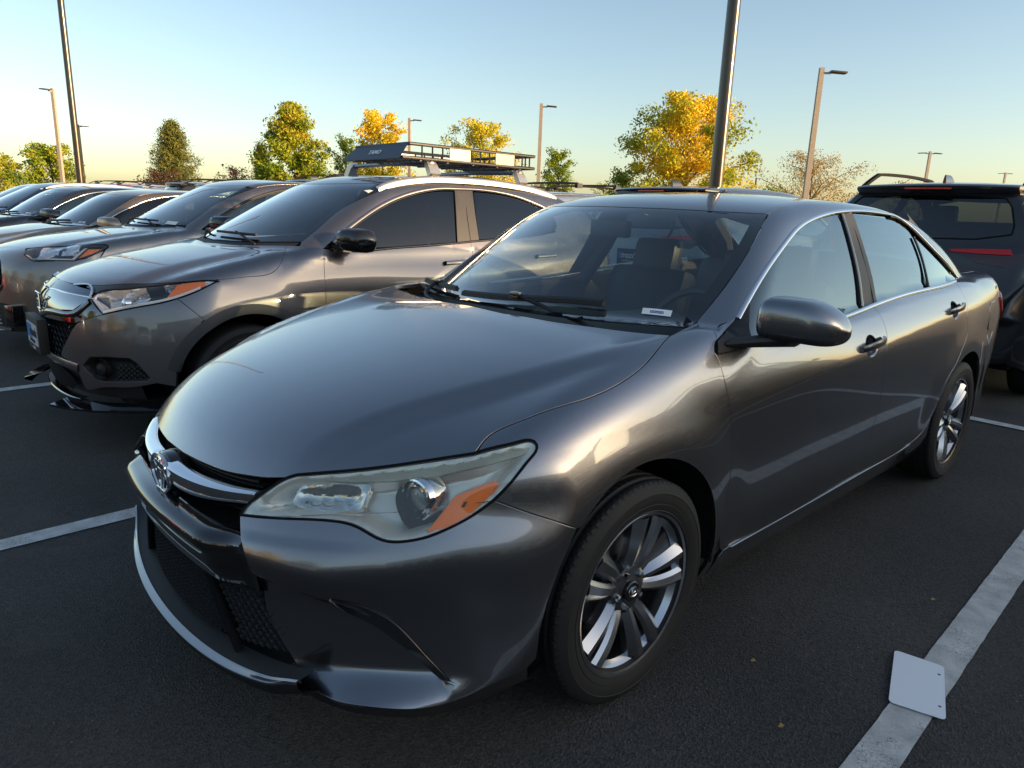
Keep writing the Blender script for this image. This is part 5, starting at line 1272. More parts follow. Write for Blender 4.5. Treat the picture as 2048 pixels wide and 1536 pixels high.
    for sx in (-1, 1):
        st_ = bpy.data.objects.new('front_seat', None); C.objects.link(st_); st_.parent = root
        cushion('backrest', (sx * .36, 1.42 + dy, .98), (.24, .07, .30), SEATM, st_, R(-16), .05); cushion('headrest', (sx * .36, 1.52 + dy, 1.33), (.13, .05, .09), SEATM, st_, R(-10), .04)
    cushion('rear_backrest', (0, 2.30 + dy, 1.0), (.60, .07, .28), SEATM, root, R(-16), .05)
    dp = [[(x, .16 + dy + .42 * x * x, 1.03), (x, .45 + dy, 1.055 + .03 * math.exp(-((x - .36) / .19) ** 2)), (x, .66 + dy, 1.03), (x, .70 + dy, .7)] for x in np.linspace(-.72, .72, 17)]
    MB().add(*loft(dp, closed=False)).build('dashboard', DASHM, root)
    MB().tube([(.36 + .185 * math.cos(t), .80 + dy - .07 * math.sin(t), 1.0 + .17 * math.sin(t)) for t in np.linspace(0, 2 * math.pi, 25)], .016, 8, cap=False).build('steering_wheel', SEATM, root)
    hv = b.top_pt([(x, y) for y in np.linspace(1.0 + dy, 2.75 + dy, 8) for x in np.linspace(-.58, .58, 7)]) - [0, 0, .04]
    MB().add([tuple(v) for v in hv], [(i * 7 + j, i * 7 + j + 1, (i + 1) * 7 + j + 1, (i + 1) * 7 + j) for i in range(7) for j in range(6)]).build('headliner', LINER, root)
    # rear end
    rw = b.rear_pt([(0, 1.14), (.40, 1.15), (.60, 1.19), (.60, 1.25), (.55, 1.38), (.50, 1.44), (.25, 1.455), (0, 1.46)]) if rear else None
    roofb = join(curve(rr[::-1], .04))
    tg = join(roofb, rearx, b.rear_pt([(.62, .60), (.3, .58), (0, .58)]))
    tgl = join(tg, mir(tg[1:-1])[::-1])
    if rear:
        hw = join(rw, mir(rw[1:-1])[::-1])
        panel('tailgate', b, 'R', tgl, pm, root, s=.04, holes=[hw]); panel('rear_window', b, 'R', hw, DARKGLASS, root, s=.05, gap=.002, depth=0, off=-.002)
        V, F = ribbon_mesh(b, np.concatenate([hw, hw[:1]]), .012, .003, smooth=False); MB().add(V, F).build('window_seal', MATTE, root)
    else:
        panel('tailgate', b, 'R', tgl, pm, root, s=.06)
    rb_ = join(b.rear_pt([(0, .575), (.3, .575), (.62, .595), (.70, .755), (.778, .914)]), b.side_pt([(b.rear_y - .15, .90), (b.rear_y - .14, .6), (b.rear_y - .12, .30)]), b.rear_pt([(.6, .28), (0, .28)]))
    panel('rear_bumper', b, 'R', join(rb_, mir(rb_[1:-1])[::-1]), BLACK if clad else pm, root, s=.06)
    # simple nose for cars whose front is not detailed
    nose = join(hf[::-1][:0] if False else b.front_pt([(0, .30)]), b.front_pt([(.4, .30), (.70, .30)]), b.side_pt([(-.385, .30), (-.385, .45), (-.34, .56)]), fs[::-1], curve(ft[::-1], .02) if front else [], hs_[:1], curve(fr_[::-1], .03), b.top_pt([(0, -.754)]))
    if d.get('plain_nose', True): panel('front_bumper', b, 'F', join(nose, mir(nose[1:-1])[::-1]), pm, root, s=.05)
    return root, dict(hl=hl, fs=fs, arch=arch, hs=hs_, hf=fr_)
DARKGLASS = glass('privacy_glass', (.10, .11, .11), 1.0, ior=1.55)
TINT = glass('dark_window_film', (.015, .016, .017), 1.0, ior=1.5)
HGREY = paint('charcoal_paint', (.185, .172, .175), .9, .33)
BRONZE = paint('bronze_paint', (.42, .30, .19), .9, .34)
INKY = paint('black_paint', (.010, .010, .012), .0, .35, flake=.02, ior=1.42)
CXGREY = paint('warm_grey_paint', (.25, .225, .205), .92, .31)

# ---- charcoal crossover with roof basket
hx, q = crossover('crossover', 'charcoal crossover carrying a black roof basket, just beyond the nearest sedan', HB, (-2.85, .12, 0), HGREY, dict(plain_nose=False), glassm=TINT)
def hl_unit(b, lp, root, silver, dark, split=None, depth=.05):
    r_ = bpy.data.objects.new('headlight', None); C.objects.link(r_); r_.parent = root
    panel('lens', b, 'F', lp, CLEAR, r_, s=.02, gap=.003, depth=.005)
    V, F, N = panel_mesh(b, 'F', lp, s=.014, gap=.003, depth=0, dish=lambda d_: .004 + depth * sstep(.003, .03, d_)); me = mesh('housing', V, F, True, N); obj('housing', me, [silver, dark], r_)
    V, F = ribbon_mesh(b, np.concatenate([lp, lp[:1]]), .008, .002, s=.01, smooth=False); MB().add(V, F).build('seal', MATTE, r_)
    return r_, me
kh = KH
SIL = simple('headlight_chrome', (.80, .80, .80), .16, .75); DKH = simple('headlight_dark', (.03, .03, .032), .3, .3)
hl2 = join(curve(kh['hl'][:8], .012), curve(kh['hl'][8:], .012))
r_, me = hl_unit(HB, hl2, hx, SIL, DKH)
for p in me.polygons:
    if .655 < p.center.x < .715 and p.center.z > .785: p.material_index = 1
panel('amber_reflector', HB, 'F', join(*[curve(kh['amber'][[i, (i + 1) % 8]], .015) for i in range(8)]), AMBER, r_, s=.02, gap=0, depth=.006, off=-.003)
c_ = HB.front_pt([(.615, .80)])[0] + [0.0, .03, 0]
MB().lathe([(-.01, .001), (-.008, .018), (.0, .030), (.004, .034), (.03, .036)], 28, 'y', tuple(c_)).build('bulb_shroud', CHROME, r_)
MB().box(tuple(HB.front_pt([(.53, .80)])[0] + [0, .03, 0]), (.04, .004, .03), Matrix.Rotation(.5, 3, 'Z')).build('reflector', CHROME, r_)
lowe = curve(np.concatenate([kh['hl'][9:]]), .015); nl_ = HB.normal(lowe)
MB().add(*loft([lowe + [0, 0, .006] - nl_ * .004, lowe + [0, 0, .020] - nl_ * .006, lowe + [0, 0, .022] - nl_ * .02], closed=False)).build('light_guide', simple('guide_white', (.75, .76, .76), .25), r_)
mirror_tree(r_, hx, 'headlight')
panel('headlight_brow', HB, 'F', join(curve(kh['hood_side'][:5], .015), [kh['hl'][5]], curve(kh['hl'][5:0:-1], .015), kh['wing'][3:4]), GLOSSBLACK, hx, both=True, s=.02, gap=.001, off=-.003)
bp_ = join(curve(kh['hl'][[14 if len(kh['hl']) > 14 else -1, -1]], .02) if False else curve(np.concatenate([kh['hl'][10:], kh['bump'][:1]]), .012)[::1], curve(kh['bump'][1:], .015), HB.side_pt([(-.40, .36), (-.405, .45), (-.375, .56)]), q['fs'][::-1])
fogp = join(*[curve(kh['fog'][[i, (i + 1) % 10]], .015) for i in range(10)])
panel('front_bumper', HB, 'F', bp_, HGREY, hx, both=True, s=.02, holes=[fogp])
fr_ = bpy.data.objects.new('fog_light', None); C.objects.link(fr_); fr_.parent = hx
V, F, N = panel_mesh(HB, 'F', fogp, s=.012, gap=-.002, depth=0, dish=lambda d_: .035 * sstep(0, .03, d_)); obj('pod', mesh('pod', V, F, True, N), BLACK, fr_)
fc = kh['fogc'][0]; fm = Vector((.55, -.83, 0)).normalized().to_track_quat('Y', 'Z').to_matrix()
o = MB().lathe([(.03, .001), (.02, .03), (-.002, .044), (-.008, .048), (.0, .053), (.03, .058)], 32, 'y'); o.V = [tuple(fm @ Vector(v) + Vector(fc) + Vector((-.005, .02, 0))) for v in o.V]; o.build('fog_ring', BLACK, fr_)
dm = MB()
for i in range(8):
    for j in range(7):
        x, z = .625 + .021 * i + .010 * (j % 2), .395 + .013 * j
        if in_poly(HB.chart('F')[0](HB.front_pt([(x, z)])), HB.chart('F')[0](inset(fogp[:, [0, 2]], .012)[:, [0, 0, 1]] * [1, 0, 1] + [0, 0, 0]) if False else HB.chart('F')[0](fogp))[0] and math.hypot(x - fc[0], z - fc[2]) > .075:
            p_ = HB.front_pt([(x, z)])[0] + [-.004, .016, 0]; dm.box(tuple(p_), (.008, .006, .0045), fm, .6)
dm.build('grille_dimples', BLACK, fr_, kind='stuff')
mirror_tree(fr_, hx, 'fog_light')
# solid chrome wing with emblem
gw = bpy.data.objects.new('upper_grille', None); C.objects.link(gw); gw.parent = hx
SMOKE = simple('dark_chrome', (.20, .20, .215), .05, 1.0)
wl = join(*[curve(kh['wing'][[i, i + 1]], .015) for i in range(len(kh['wing']) - 1)]); wl = wl[wl[:, 0] > .005]
wl = join(HB.front_pt([(0, .668)]), HB.front_pt([(0, .872)]), wl)
panel('grille_wing', HB, 'F', join(wl, mir(wl[2:])[::-1]) if False else join(wl), SMOKE, gw, both=True, s=.02, gap=0.0, off=.004, depth=.02)
gp_ = join(*[curve(kh['gold'][[i, (i + 1) % 8]], .015) for i in range(8)])
panel('grille_face', HB, 'F', gp_, simple('mirror_black', (.42, .42, .42), .04, 1.0), gw, both=True, s=.02, gap=0, off=.010, depth=.008)
V, F = ribbon_mesh(HB, kh['gold'][4:8], .014, .004, shift=.0); MB().add(V, F).build('face_border', MATTE, gw)
ribbon('grille_bar', HB, np.concatenate([HB.front_pt([(0, .69)]), kh['bar'][kh['bar'][:, 0] > .02]]), .035, .016, SMOKE, gw, both=True)
ribbon('wing_trim', HB, kh['wing'][2:5], .012, .012, CHROME, gw, both=True)
ribbon('wing_trim', HB, kh['gold'][:4], .010, .016, CHROME, gw, both=True)
hm = MB(); bz = .768; by = -.865
fr4 = [(-.055, .045), (.055, .045), (.048, -.045), (-.048, -.045)]
for a, c_ in zip(fr4, fr4[1:] + fr4[:1]): hm.tube([(a[0], by, bz + a[1]), (c_[0], by, bz + c_[1])], .005, 6)
for s_ in (-1, 1): hm.box((s_ * .024, by, bz), (.008, .005, .035))
hm.box((0, by, bz), (.020, .005, .006)); hm.build('emblem', CHROME, gw, smooth=False)
lg2 = bpy.data.objects.new('lower_grille', None); C.objects.link(lg2); lg2.parent = hx
ml = kh['mesh']; ml = join(HB.front_pt([(0, .655)]), ml[ml[:, 0] > .01][:-1] if ml[-1, 0] < .2 else ml[ml[:, 0] > .01], HB.front_pt([(.2, .465), (0, .46)]))
panel('grille_recess', HB, 'F', join(ml), MATTE, lg2, both=True, s=.03, gap=-.005, off=-.03, depth=0)
hc = MB()
for j in range(6):
    for i in range(-10, 11):
        x = (i + .5 * (j % 2)) * .05; z = .485 + .033 * j
        if abs(x) > np.interp(z, [.46, .55, .66], [.36, .42, .50]) - .02: continue
        P = []
        for k in range(7):
            t = math.pi / 3 * k; p_ = HB.front_pt([(x + .027 * math.cos(t), z + .020 * math.sin(t))])[0]; P.append(p_ + [0, .012, 0])
        hc.tube(P, .0035, 4, cap=False)
hc.build('grille_mesh', GLOSSBLACK, lg2, smooth=False, kind='stuff')
lp_ = bpy.data.objects.new('license_plate', None); C.objects.link(lp_); lp_.parent = hx
MB().box((-.03, -.885, .575), (.172, .024, .100)).build('plate_frame', BLACK, lp_, bevel=.004)
MB().box((-.03, -.911, .576), (.140, .002, .060)).build('plate_sheet', WHITE, lp_)
BLUE = simple('plate_blue', (.03, .22, .55), .4)
MB().box((-.095, -.9138, .588), (.07, .0006, .040)).build('plate_band', BLUE, lp_)
def text(s, size, m, parent, M, name='lettering', ext=.0008, bold=0.0):
    cu = bpy.data.curves.new(name, 'FONT'); cu.body = s; cu.size = size; cu.align_x = 'CENTER'; cu.align_y = 'CENTER'; cu.extrude = ext; cu.offset = bold
    o = bpy.data.objects.new(name, cu); dg = None; C.objects.link(o)
    bpy.context.view_layer.update(); me = bpy.data.meshes.new_from_object(o.evaluated_get(bpy.context.evaluated_depsgraph_get())); bpy.data.objects.remove(o)
    r = bpy.data.objects.new(name, me); C.objects.link(r); me.materials.clear(); me.materials.append(m); r.parent = parent; r.matrix_local = M; return r
text('ExpressToll', .0085, PAPER, STK_TXT[1], STK_TXT[0] @ Matrix.Translation((0, 0, .0004)), 'sticker_text', ext=.0001)
FRONT = Matrix(((1, 0, 0, 0), (0, 0, -1, 0), (0, 1, 0, 0), (0, 0, 0, 1)))      # text reads from -Y
text('mazda', .075, GLOSSBLACK, lp_, Matrix.Translation((.02, -.9148, .590)) @ FRONT, bold=.001); text('LOVELAND', .03, GLOSSBLACK, lp_, Matrix.Translation((-.03, -.9138, .534)) @ FRONT)
text('mazda', .03, WHITE, lp_, Matrix.Translation((-.03, -.9105, .494)) @ FRONT)
# lower intake, air dam blades
il = HB.front_pt([(0, .43), (.10, .425), (.22, .405), (.33, .375), (.36, .33), (.30, .29), (0, .285)])
panel('lower_intake', HB, 'F', il, MATTE, hx, both=True, s=.03, gap=0, off=-.012, depth=0)
mp = HB.front_pt([(x, .455 - .10 * x * x) for x in np.linspace(0, .42, 10)]); ribbon('bumper_chin', HB, mp, .045, .006, HGREY, hx, both=True)
V = []
pts = HB.front_pt([(x, .25) for x in np.linspace(-.40, .40, 25)])
MB().add(*loft([pts + [0, .03, .012], pts + [0, -.012, .010], pts + [0, -.016, .004], pts + [0, .06, -.02]], closed=False)).build('air_dam', GLOSSBLACK, hx)
for s_ in (-1, 1):
    P = np.array([(s_ * x, y, .235 + .03 * t) for x, y, t in ((.36, -.90, 0), (.5, -.845, .1), (.65, -.75, .2), (.80, -.60, .3), (.90, -.42, .5))])
    MB().add(*loft([P + [0, -.0, -.012], P + [s_ * .02, -.035, .0], P + [s_ * .02, -.035, .012], P + [0, .06, .035]], closed=False)).build('splitter', GLOSSBLACK, hx)
apr = HB.front_pt([(x, .38) for x in np.linspace(-.70, .70, 31)]); MB().add(*loft([apr + [0, .03, .02], apr + [0, .06, -.10], apr + [0, .30, -.16]], closed=False)).build('bumper_apron', BLACK, hx)
stk = kh['stk']; V, F, N = panel_mesh(HB, 'T', stk, s=.03, gap=0, depth=0, off=.002); obj('windshield_sticker', mesh('windshield_sticker', V, F, True, N), PAPER, hx)
# roof rails (silver)
for s_ in (-1, 1):
    ys = np.linspace(1.02, 2.72, 40); b0 = HB.top_pt([(.60, y) for y in ys]); b0[:, 0] *= s_
    t_ = (ys - ys[0]) / (ys[-1] - ys[0]); lift = .035 * np.sin(np.pi * t_) ** .45
    MB().add(*loft([[tuple(b0[i] + [s_ * a, 0, c_ * 1.0 + lift[i]]) for a, c_ in ((-.018, -.03), (.020, -.035), (.022, -.005), (.008, .012), (-.014, .010))] for i in range(40)])).build('roof_rail', simple('rail_silver', (.55, .55, .54), .35, .8) if 'rail_silver' not in MATS else MATS['rail_silver'], hx, sharp=60)
# crossbars with feet, then the basket that rests on them
RS = MATS['rail_silver']
bars = []
for yb, zb_ in ((1.50, 1.672), (2.36, 1.655)):
    cb_ = thing('roof_crossbar', 'silver roof crossbar under the front of the roof basket' if yb < 2 else 'silver roof crossbar under the rear of the roof basket', 'roof bar', (-2.85, yb + .12, 0), 0, 'crossbars under the roof basket')
    P = [(x, 0, zb_ - .01 * (x / .58) ** 2) for x in np.linspace(-.56, .56, 13)]
    MB().tube(P, .017, 10).build('bar', DARKALLOY, cb_)
    for s_ in (-1, 1):
        MB().add(*loft([[(s_ * (.52 + .085 * t ** 1.5), -.045 * w + .0, zb_ + .022 - .10 * t ** 2.2), (s_ * (.52 + .085 * t ** 1.5), .045 * w, zb_ + .022 - .10 * t ** 2.2), (s_ * (.50 + .06 * t ** 1.5), .04 * w, zb_ - .015 - .09 * t ** 2), (s_ * (.50 + .06 * t ** 1.5), -.04 * w, zb_ - .015 - .09 * t ** 2)] for t in np.linspace(0, 1, 7) for w in (.75 + .25 * t,)])).build('foot', RS, cb_, sharp=50)
        MB().box((s_ * .575, 0, zb_ - .085), (.025, .035, .014)).build('foot_pad', BLACK, cb_, bevel=.004)
BK = simple('basket_steel', (.022, .022, .024), .35, .4); FAIR = simple('fairing_sheet', (.045, .055, .075), .45, .3)
bk = thing('roof_basket', 'black steel roof basket with a slanted front fairing on the charcoal crossover', 'roof basket', (-2.63, 1.36, 1.69))
X0, Y1, ZT = .355, 1.25, .092
rail = lambda z, ins=0: [(-X0 + ins, .0, z), (X0 - ins, .0, z), (X0 - ins, Y1, z), (-X0 + ins, Y1, z), (-X0 + ins, 0, z)]
MB().tube(rail(0), .012, 8, cap=False).build('lower_rail', BK, bk); MB().tube([(x, y + (.06 if y < .1 else 0), z) for x, y, z in rail(ZT)], .012, 8, cap=False).build('upper_rail', BK, bk)
for i, x in enumerate(np.linspace(-X0 + .04, X0 - .04, 9)): MB().tube([(x, 0, -.004), (x, Y1, -.004)], .007, 6).build('floor_bar', BK, bk)
for y in np.linspace(.15, Y1 - .15, 5): MB().tube([(-X0, y, -.012), (X0, y, -.012)], .008, 6).build('floor_bar', BK, bk)
for s_ in (-1, 1):
    for y in (.16, .25, .34, .43, .60, .69, .78, .86, 1.04, 1.12, 1.20): MB().tube([(s_ * X0, y, 0), (s_ * X0, y, ZT)], .006, 6).build('upright', BK, bk)
    for y in (.515, .955): MB().box((s_ * (X0 + .004), y - .02, ZT / 2), (.003, .095, ZT / 2 + .004)).build('side_plate', simple('plate_olive', (.22, .21, .17), .35, .6) if 'plate_olive' not in MATS else MATS['plate_olive'], bk)
for x in np.linspace(-X0 + .1, X0 - .1, 4): MB().tube([(x, Y1, 0), (x, Y1, ZT)], .006, 6).build('upright', BK, bk)
fq = [(-X0 - .03, -.05, -.012), (X0 + .03, -.05, -.012), (X0 - .02, .065, ZT + .012), (-X0 + .02, .065, ZT + .012)]
fr_ = MB().add(fq + [(a, c_ + .004, e + .002) for a, c_, e in fq], [(0, 1, 2, 3), (7, 6, 5, 4), (0, 4, 5, 1), (1, 5, 6, 2), (2, 6, 7, 3), (3, 7, 4, 0)]).build('fairing', FAIR, bk, smooth=False)
sl_ = math.atan2(ZT + .024, .115)
text('TAMO', .055, PAPER, fr_, Matrix.Translation((0.0, -.002, .040)) @ Matrix.Rotation(sl_, 4, 'X'), bold=.0015)

# ---- warm grey crossover beside it
CB = Crossover(dy=.24, name='long')
kx = KX
tail = kx['hl'][8]
fsx = CB.side_pt([(tail[1] + .01, tail[2]), (tail[1] * .6 - .25 * .4, tail[2] * .6 + .65 * .4), (-.27, .66)])
cx, q = crossover('crossover', 'warm grey crossover with black honeycomb grille, second car along from the nearest sedan', CB, (-5.6, .12, 0), CXGREY, dict(plain_nose=False, hood_front=kx['hood_front'], hood_side=kx['hood_side'], hl=kx['hl'], ftop=kx['hl'][5:9], fseam=fsx), glassm=SIDEGLASS, frames=BLACK)
lp = join(*[curve(kx['hl'][[i, (i + 1) % 14]], .02) for i in range(14)])
r_, me = hl_unit(CB, lp, cx, DKH, SIL)
for p in me.polygons:
    if .56 < p.center.x < .64 or (.68 < p.center.x < .76 and p.center.z > .87): p.material_index = 1
DRL = simple('light_guide', (.62, .62, .60), .25)
panel('light_guide', CB, 'F', join(*[curve(kx['strip'][[i, (i + 1) % 6]], .02) for i in range(6)]), DRL, r_, s=.03, gap=0, off=-.006, depth=.008)
panel('amber_reflector', CB, 'F', kx['amber'], AMBER, r_, s=.02, gap=0, off=-.003, depth=.006)
mirror_tree(r_, cx, 'headlight')
gy = kx['grille']; hx_ = q['hf']
gl = np.concatenate([CB.front_pt([(0, .84)]), gy[gy[:, 0] > 0], CB.front_pt([(.30, .56), (0, .56)])])
gl = gl[np.argsort(np.arctan2(gl[:, 2] - .70, gl[:, 0]))[::-1]] if False else gl
gl2 = CB.front_pt([(0, .845), (.30, .842), (.40, .825), (.455, .77), (.475, .70), (.47, .62), (.42, .565), (.30, .55), (0, .545)])
gg = bpy.data.objects.new('upper_grille', None); C.objects.link(gg); gg.parent = cx
panel('grille_recess', CB, 'F', join(curve(gl2, .03)), MATTE, gg, both=True, s=.04, gap=-.004, off=-.035, depth=0)
hc = MB()
for j in range(7):
    for i in range(-8, 9):
        x = (i + .5 * (j % 2)) * .066; z = .565 + .042 * j
        if abs(x) > .43 or z > .835 or (abs(x) > .36 and not .60 < z < .80): continue
        p_ = [CB.front_pt([(x + a * .03, z + c_ * .02)])[0] + [0, .012, 0] for a, c_ in ((-1, .6), (-.45, -.5), (.45, -.5), (1, .6))]
        for w_ in range(3): hc.tube([p_[w_], p_[w_ + 1]], .0065, 4)
hc.build('grille_mesh', GLOSSBLACK, gg, smooth=False, kind='stuff')
ribbon('grille_trim', CB, CB.front_pt([(x, .548 + .0 * x) for x in np.linspace(0, .30, 6)] + [(.42, .565), (.47, .62)]), .03, .012, SATIN, gg, both=True)
bmp = join(curve(q['hf'][::-1] * 1.0, .03)[:0], [q['hs'][0]], curve(kx['hl'][[0, 13, 12, 11, 10, 9, 8]], .02), fsx[1:], CB.side_pt([(-.37, .52), (-.39, .40), (-.39, .34)]), CB.front_pt([(.68, .30), (.55, .45), (.45, .47), (.30, .46), (0, .46)]), gl2[::-1])
bmp = join(CB.front_pt([(0, .885)]), curve(q['hf'], .03), curve(kx['hl'][[0, 13, 12, 11, 10, 9, 8]], .02), fsx[1:], CB.side_pt([(-.37, .52), (-.39, .42), (-.385, .36)]), CB.front_pt([(.66, .36), (.60, .46), (.45, .475), (.2, .47), (0, .47)]), curve(gl2[::-1], .02))
panel('front_bumper', CB, 'F', bmp, CXGREY, cx, both=True, s=.03, gap=.001)
low = join(CB.front_pt([(0, .465), (.2, .465), (.45, .47), (.60, .455), (.66, .355)]), CB.side_pt([(-.385, .355), (-.39, .26)]), CB.front_pt([(.5, .24), (0, .24)]))
panel('lower_bumper', CB, 'F', low, BLACK, cx, both=True, s=.04, gap=.001)
for j in range(5):
    P = CB.front_pt([(x, .30 + .03 * j) for x in np.linspace(-.42, .42, 15)]); MB().tube([p + [0, -.004, 0] for p in P], .005, 5).build('intake_slat', GLOSSBLACK, cx)
for s_ in (-1, 1):
    p_ = CB.front_pt([(.60, .40)])[0]; MB().box((s_ * p_[0], p_[1] - .03, .385), (.055, .05, .085), Matrix.Rotation(s_ * .45, 3, 'Z'), .92).build('bumper_pod', GLOSSBLACK, cx, bevel=.008)
P = CB.front_pt([(x, .262) for x in np.linspace(-.52, .52, 21)]); MB().add(*loft([P + [0, .01, .014], P + [0, -.014, .010], P + [0, -.014, -.010], P + [0, .02, -.016]], closed=False)).build('skid_trim', SATIN, cx)
tx = CB.top_pt([(.50, .53), (.62, .585), (.60, .62), (.48, .565)]); V, F, N = panel_mesh(CB, 'T', tx, s=.04, gap=0, depth=0, off=.002); obj('dash_tag', mesh('dash_tag', V, F, True, N), PAPER, cx)
# ---- copies of a car with another coat of paint
def tree(o):
    out = [o]
    for c in o.children: out += tree(c)
    return out
def respray(root, swaps):
    for o in tree(root):
        for s_ in o.material_slots:
            if s_.material in swaps: m_ = swaps[s_.material]; s_.link = 'OBJECT'; s_.material = m_
def park(src, loc, rz, label, swaps, group, name=None, scale=None):
    c = copy_tree(src); c.location = loc; c.rotation_euler = (0, 0, rz); c['label'] = label; c['group'] = group
    if name: c.name = name
    if scale: c.scale = scale
    respray(c, swaps); return c
BLACKCAR = paint('black_sedan_paint', (.02, .02, .024), .2, .3, flake=.03)
BLUECAR = paint('blue_grey_paint', (.06, .08, .13), .9, .32); SILVER = paint('silver_paint', (.60, .60, .59), .9, .32); WHITECAR = paint('white_paint', (.62, .62, .60), 0, .35, flake=0); REDCAR = paint('red_paint', (.40, .02, .02), .2, .35, flake=.03)
ROW = 'cars parked nose out in the front row'
tan = park(sedan, (-8.35, .10, 0), 0, 'bronze tan sedan with blacked-out side windows, behind the warm grey crossover', {GREY: BRONZE, SIDEGLASS: TINT, CHROME: SATIN}, ROW)
tan['label'] = 'bronze tan sedan with blacked-out side windows, third car along in the front row'
park(sedan, (-11.1, .0, 0), 0, 'black sedan with see-through windows, just past the bronze tan sedan', {GREY: BLACKCAR}, ROW, scale=(1, 1, 1.03))
park(hx, (-13.9, .15, 0), 0, 'blue grey crossover in the front row, just past the black sedan', {HGREY: BLUECAR}, ROW)
park(cx, (-16.6, .1, 0), 0, 'silver crossover in the front row at the far end, past the blue grey one', {CXGREY: SILVER}, ROW)
# ---- SUVs in the row behind, tails towards us
UB = Crossover(name='tall', upright=True)
su, q = crossover('suv', 'black SUV with roof rails and wide red tail lamps, behind the nearest sedan', UB, (-.16, 4.93 + 3.33 * 1.08, 0), INKY, {}, rz=math.pi, scale=(1.09, 1.08, 1.10), rear=True, front=True, clad=False)
def ledge(P, prof): return loft([[tuple(p + np.array([0, a, c_])) for p in P] for a, c_ in prof], closed=False)
P = UB.rear_pt([(x, 1.50) for x in np.linspace(-.60, .60, 31)]); e = np.abs(np.linspace(-1, 1, 31))
P[:, 2] = 1.525 - .012 * e ** 2
MB().add(*ledge(P, [(-.16, .022), (-.05, .022), (.07, .010), (.09, -.002), (.085, -.018), (.03, -.05), (-.04, -.07)])).build('rear_spoiler', INKY, su, sharp=30)
MB().box((0, float(P[15, 1]) + .088, 1.503), (.16, .006, .006)).build('brake_light', REDLENS, su)
UZ = .085
def up(L): return [(a, c_ + UZ) for a, c_ in L]
tlr = join(UB.rear_pt(up([(.26, .985), (.45, .995), (.60, 1.0)])), UB.side_pt(up([(3.10, 1.01), (3.02, .992), (3.10, .972)])), UB.rear_pt(up([(.62, .967), (.45, .966), (.28, .972)])))
tlk = join(UB.rear_pt(up([(.30, .968), (.45, .962), (.62, .962)])), UB.side_pt(up([(3.10, .966), (3.16, .91)])), UB.rear_pt(up([(.60, .885), (.45, .905)])))
panel('tail_light', UB, 'L', tlr, REDLENS, su, both=True, s=.03, gap=0, off=.010, depth=.02)
panel('tail_lamp_clear', UB, 'L', tlk, simple('smoked_red', (.05, .012, .012), .1, .2, .8), su, both=True, s=.03, gap=0, off=.006, depth=.015)
for s_ in (-1, 1):
    ys = np.linspace(1.0, 3.02, 30); b0 = UB.top_pt([(.54, y) for y in ys]); t_ = (ys - 1.0) / 2.02
    Pr = [(s_ * .56, ys[i], float(b0[i, 2]) - .004 + .095 * min(1, 6 * t_[i], 6 * (1 - t_[i]))) for i in range(30)]
    MB().add(*loft([[(x - .018, y, z - .012), (x + .018, y, z - .012), (x + .016, y, z + .012), (x - .016, y, z + .012)] for x, y, z in Pr])).build('roof_rail', MATTE, su, sharp=60)
    rp = UB.rear_pt([(.52, .50), (.60, .50), (.60, .55), (.52, .56)]); rp[:, 0] *= s_
    panel('rear_reflector', UB, 'R', rp, REDLENS, su, s=.03, gap=0, off=.006, depth=.006)
fz = UB.top_pt([(0, 2.78)])[0]
MB().add(*loft([[(-.03 * w, fz[1] - .10 + .05 * t, fz[2] + .055 * t), (.03 * w, fz[1] - .10 + .05 * t, fz[2] + .055 * t), (.012 * w, fz[1] + .06, fz[2] + .055 * t), (-.012 * w, fz[1] + .06, fz[2] + .055 * t)] for t, w in ((-.1, 1), (.4, .8), (.8, .5), (1, .2))])).build('shark_fin', GLOSSBLACK, su)
BACK = Matrix(((-1, 0, 0, 0), (0, 0, 1, 0), (0, 1, 0, 0), (0, 0, 0, 1)))
def plate(parent, y, z):
    r = bpy.data.objects.new('license_plate', None); C.objects.link(r); r.parent = parent
    MB().box((0, y, z), (.155, .006, .078)).build('plate_frame', BLACK, r); MB().box((0, y + .006, z), (.148, .002, .070)).build('plate_sheet', simple('plate_black', (.012, .012, .014), .4) if 'plate_black' not in MATS else MATS['plate_black'], r)
    MB().box((.105, y + .0085, z + .012), (.03, .0008, .028)).build('plate_band', BLUE, r)
    text('mazda', .082, WHITE, r, Matrix.Translation((-.01, y + .0095, z + .014)) @ BACK, bold=.002); text('LOVELAND', .034, WHITE, r, Matrix.Translation((0, y + .0095, z - .042)) @ BACK)
    return r
ry = float(UB.rear_pt([(0, .80)])[0, 1])
BROW = 'SUVs parked tails towards us in the row behind'
GREYSUV = paint('grey_suv_paint', (.20, .20, .205), .9, .32)
suv2 = park(su, (-2.78, 4.72 + 3.33 * 1.05, 0), math.pi, 'grey SUV with black rear spoiler, its tail lamps seen through the sedan glass', {INKY: GREYSUV}, BROW, scale=(1.06, 1.05, 1.075))
plate(suv2, ry + .012, .86); plate(su, ry + .012, .82)
su['group'] = BROW
for o in list(suv2.children):
    if o.name.split('.')[0] == 'roof_rail': bpy.data.objects.remove(o); continue
    if o.name.split('.')[0] == 'rear_spoiler':
        o.material_slots[0].link = 'OBJECT'; o.material_slots[0].material = GLOSSBLACK
SL = ['silver grey SUV with black crossbars, in the row behind, showing past the roof basket', 'white SUV in the row behind, over the roof of the bronze tan sedan', 'charcoal SUV in the row behind with a dark spoiler, above the warm grey crossover', 'grey SUV in the row behind, above the black sedan roof', 'white SUV in the row behind, beyond the thin dark pole', 'black SUV in the row behind, left of the thin dark pole', 'silver SUV in the row behind, far towards the left edge', 'red SUV in the row behind, at the far left edge', 'blue SUV in the row behind, past the red one']
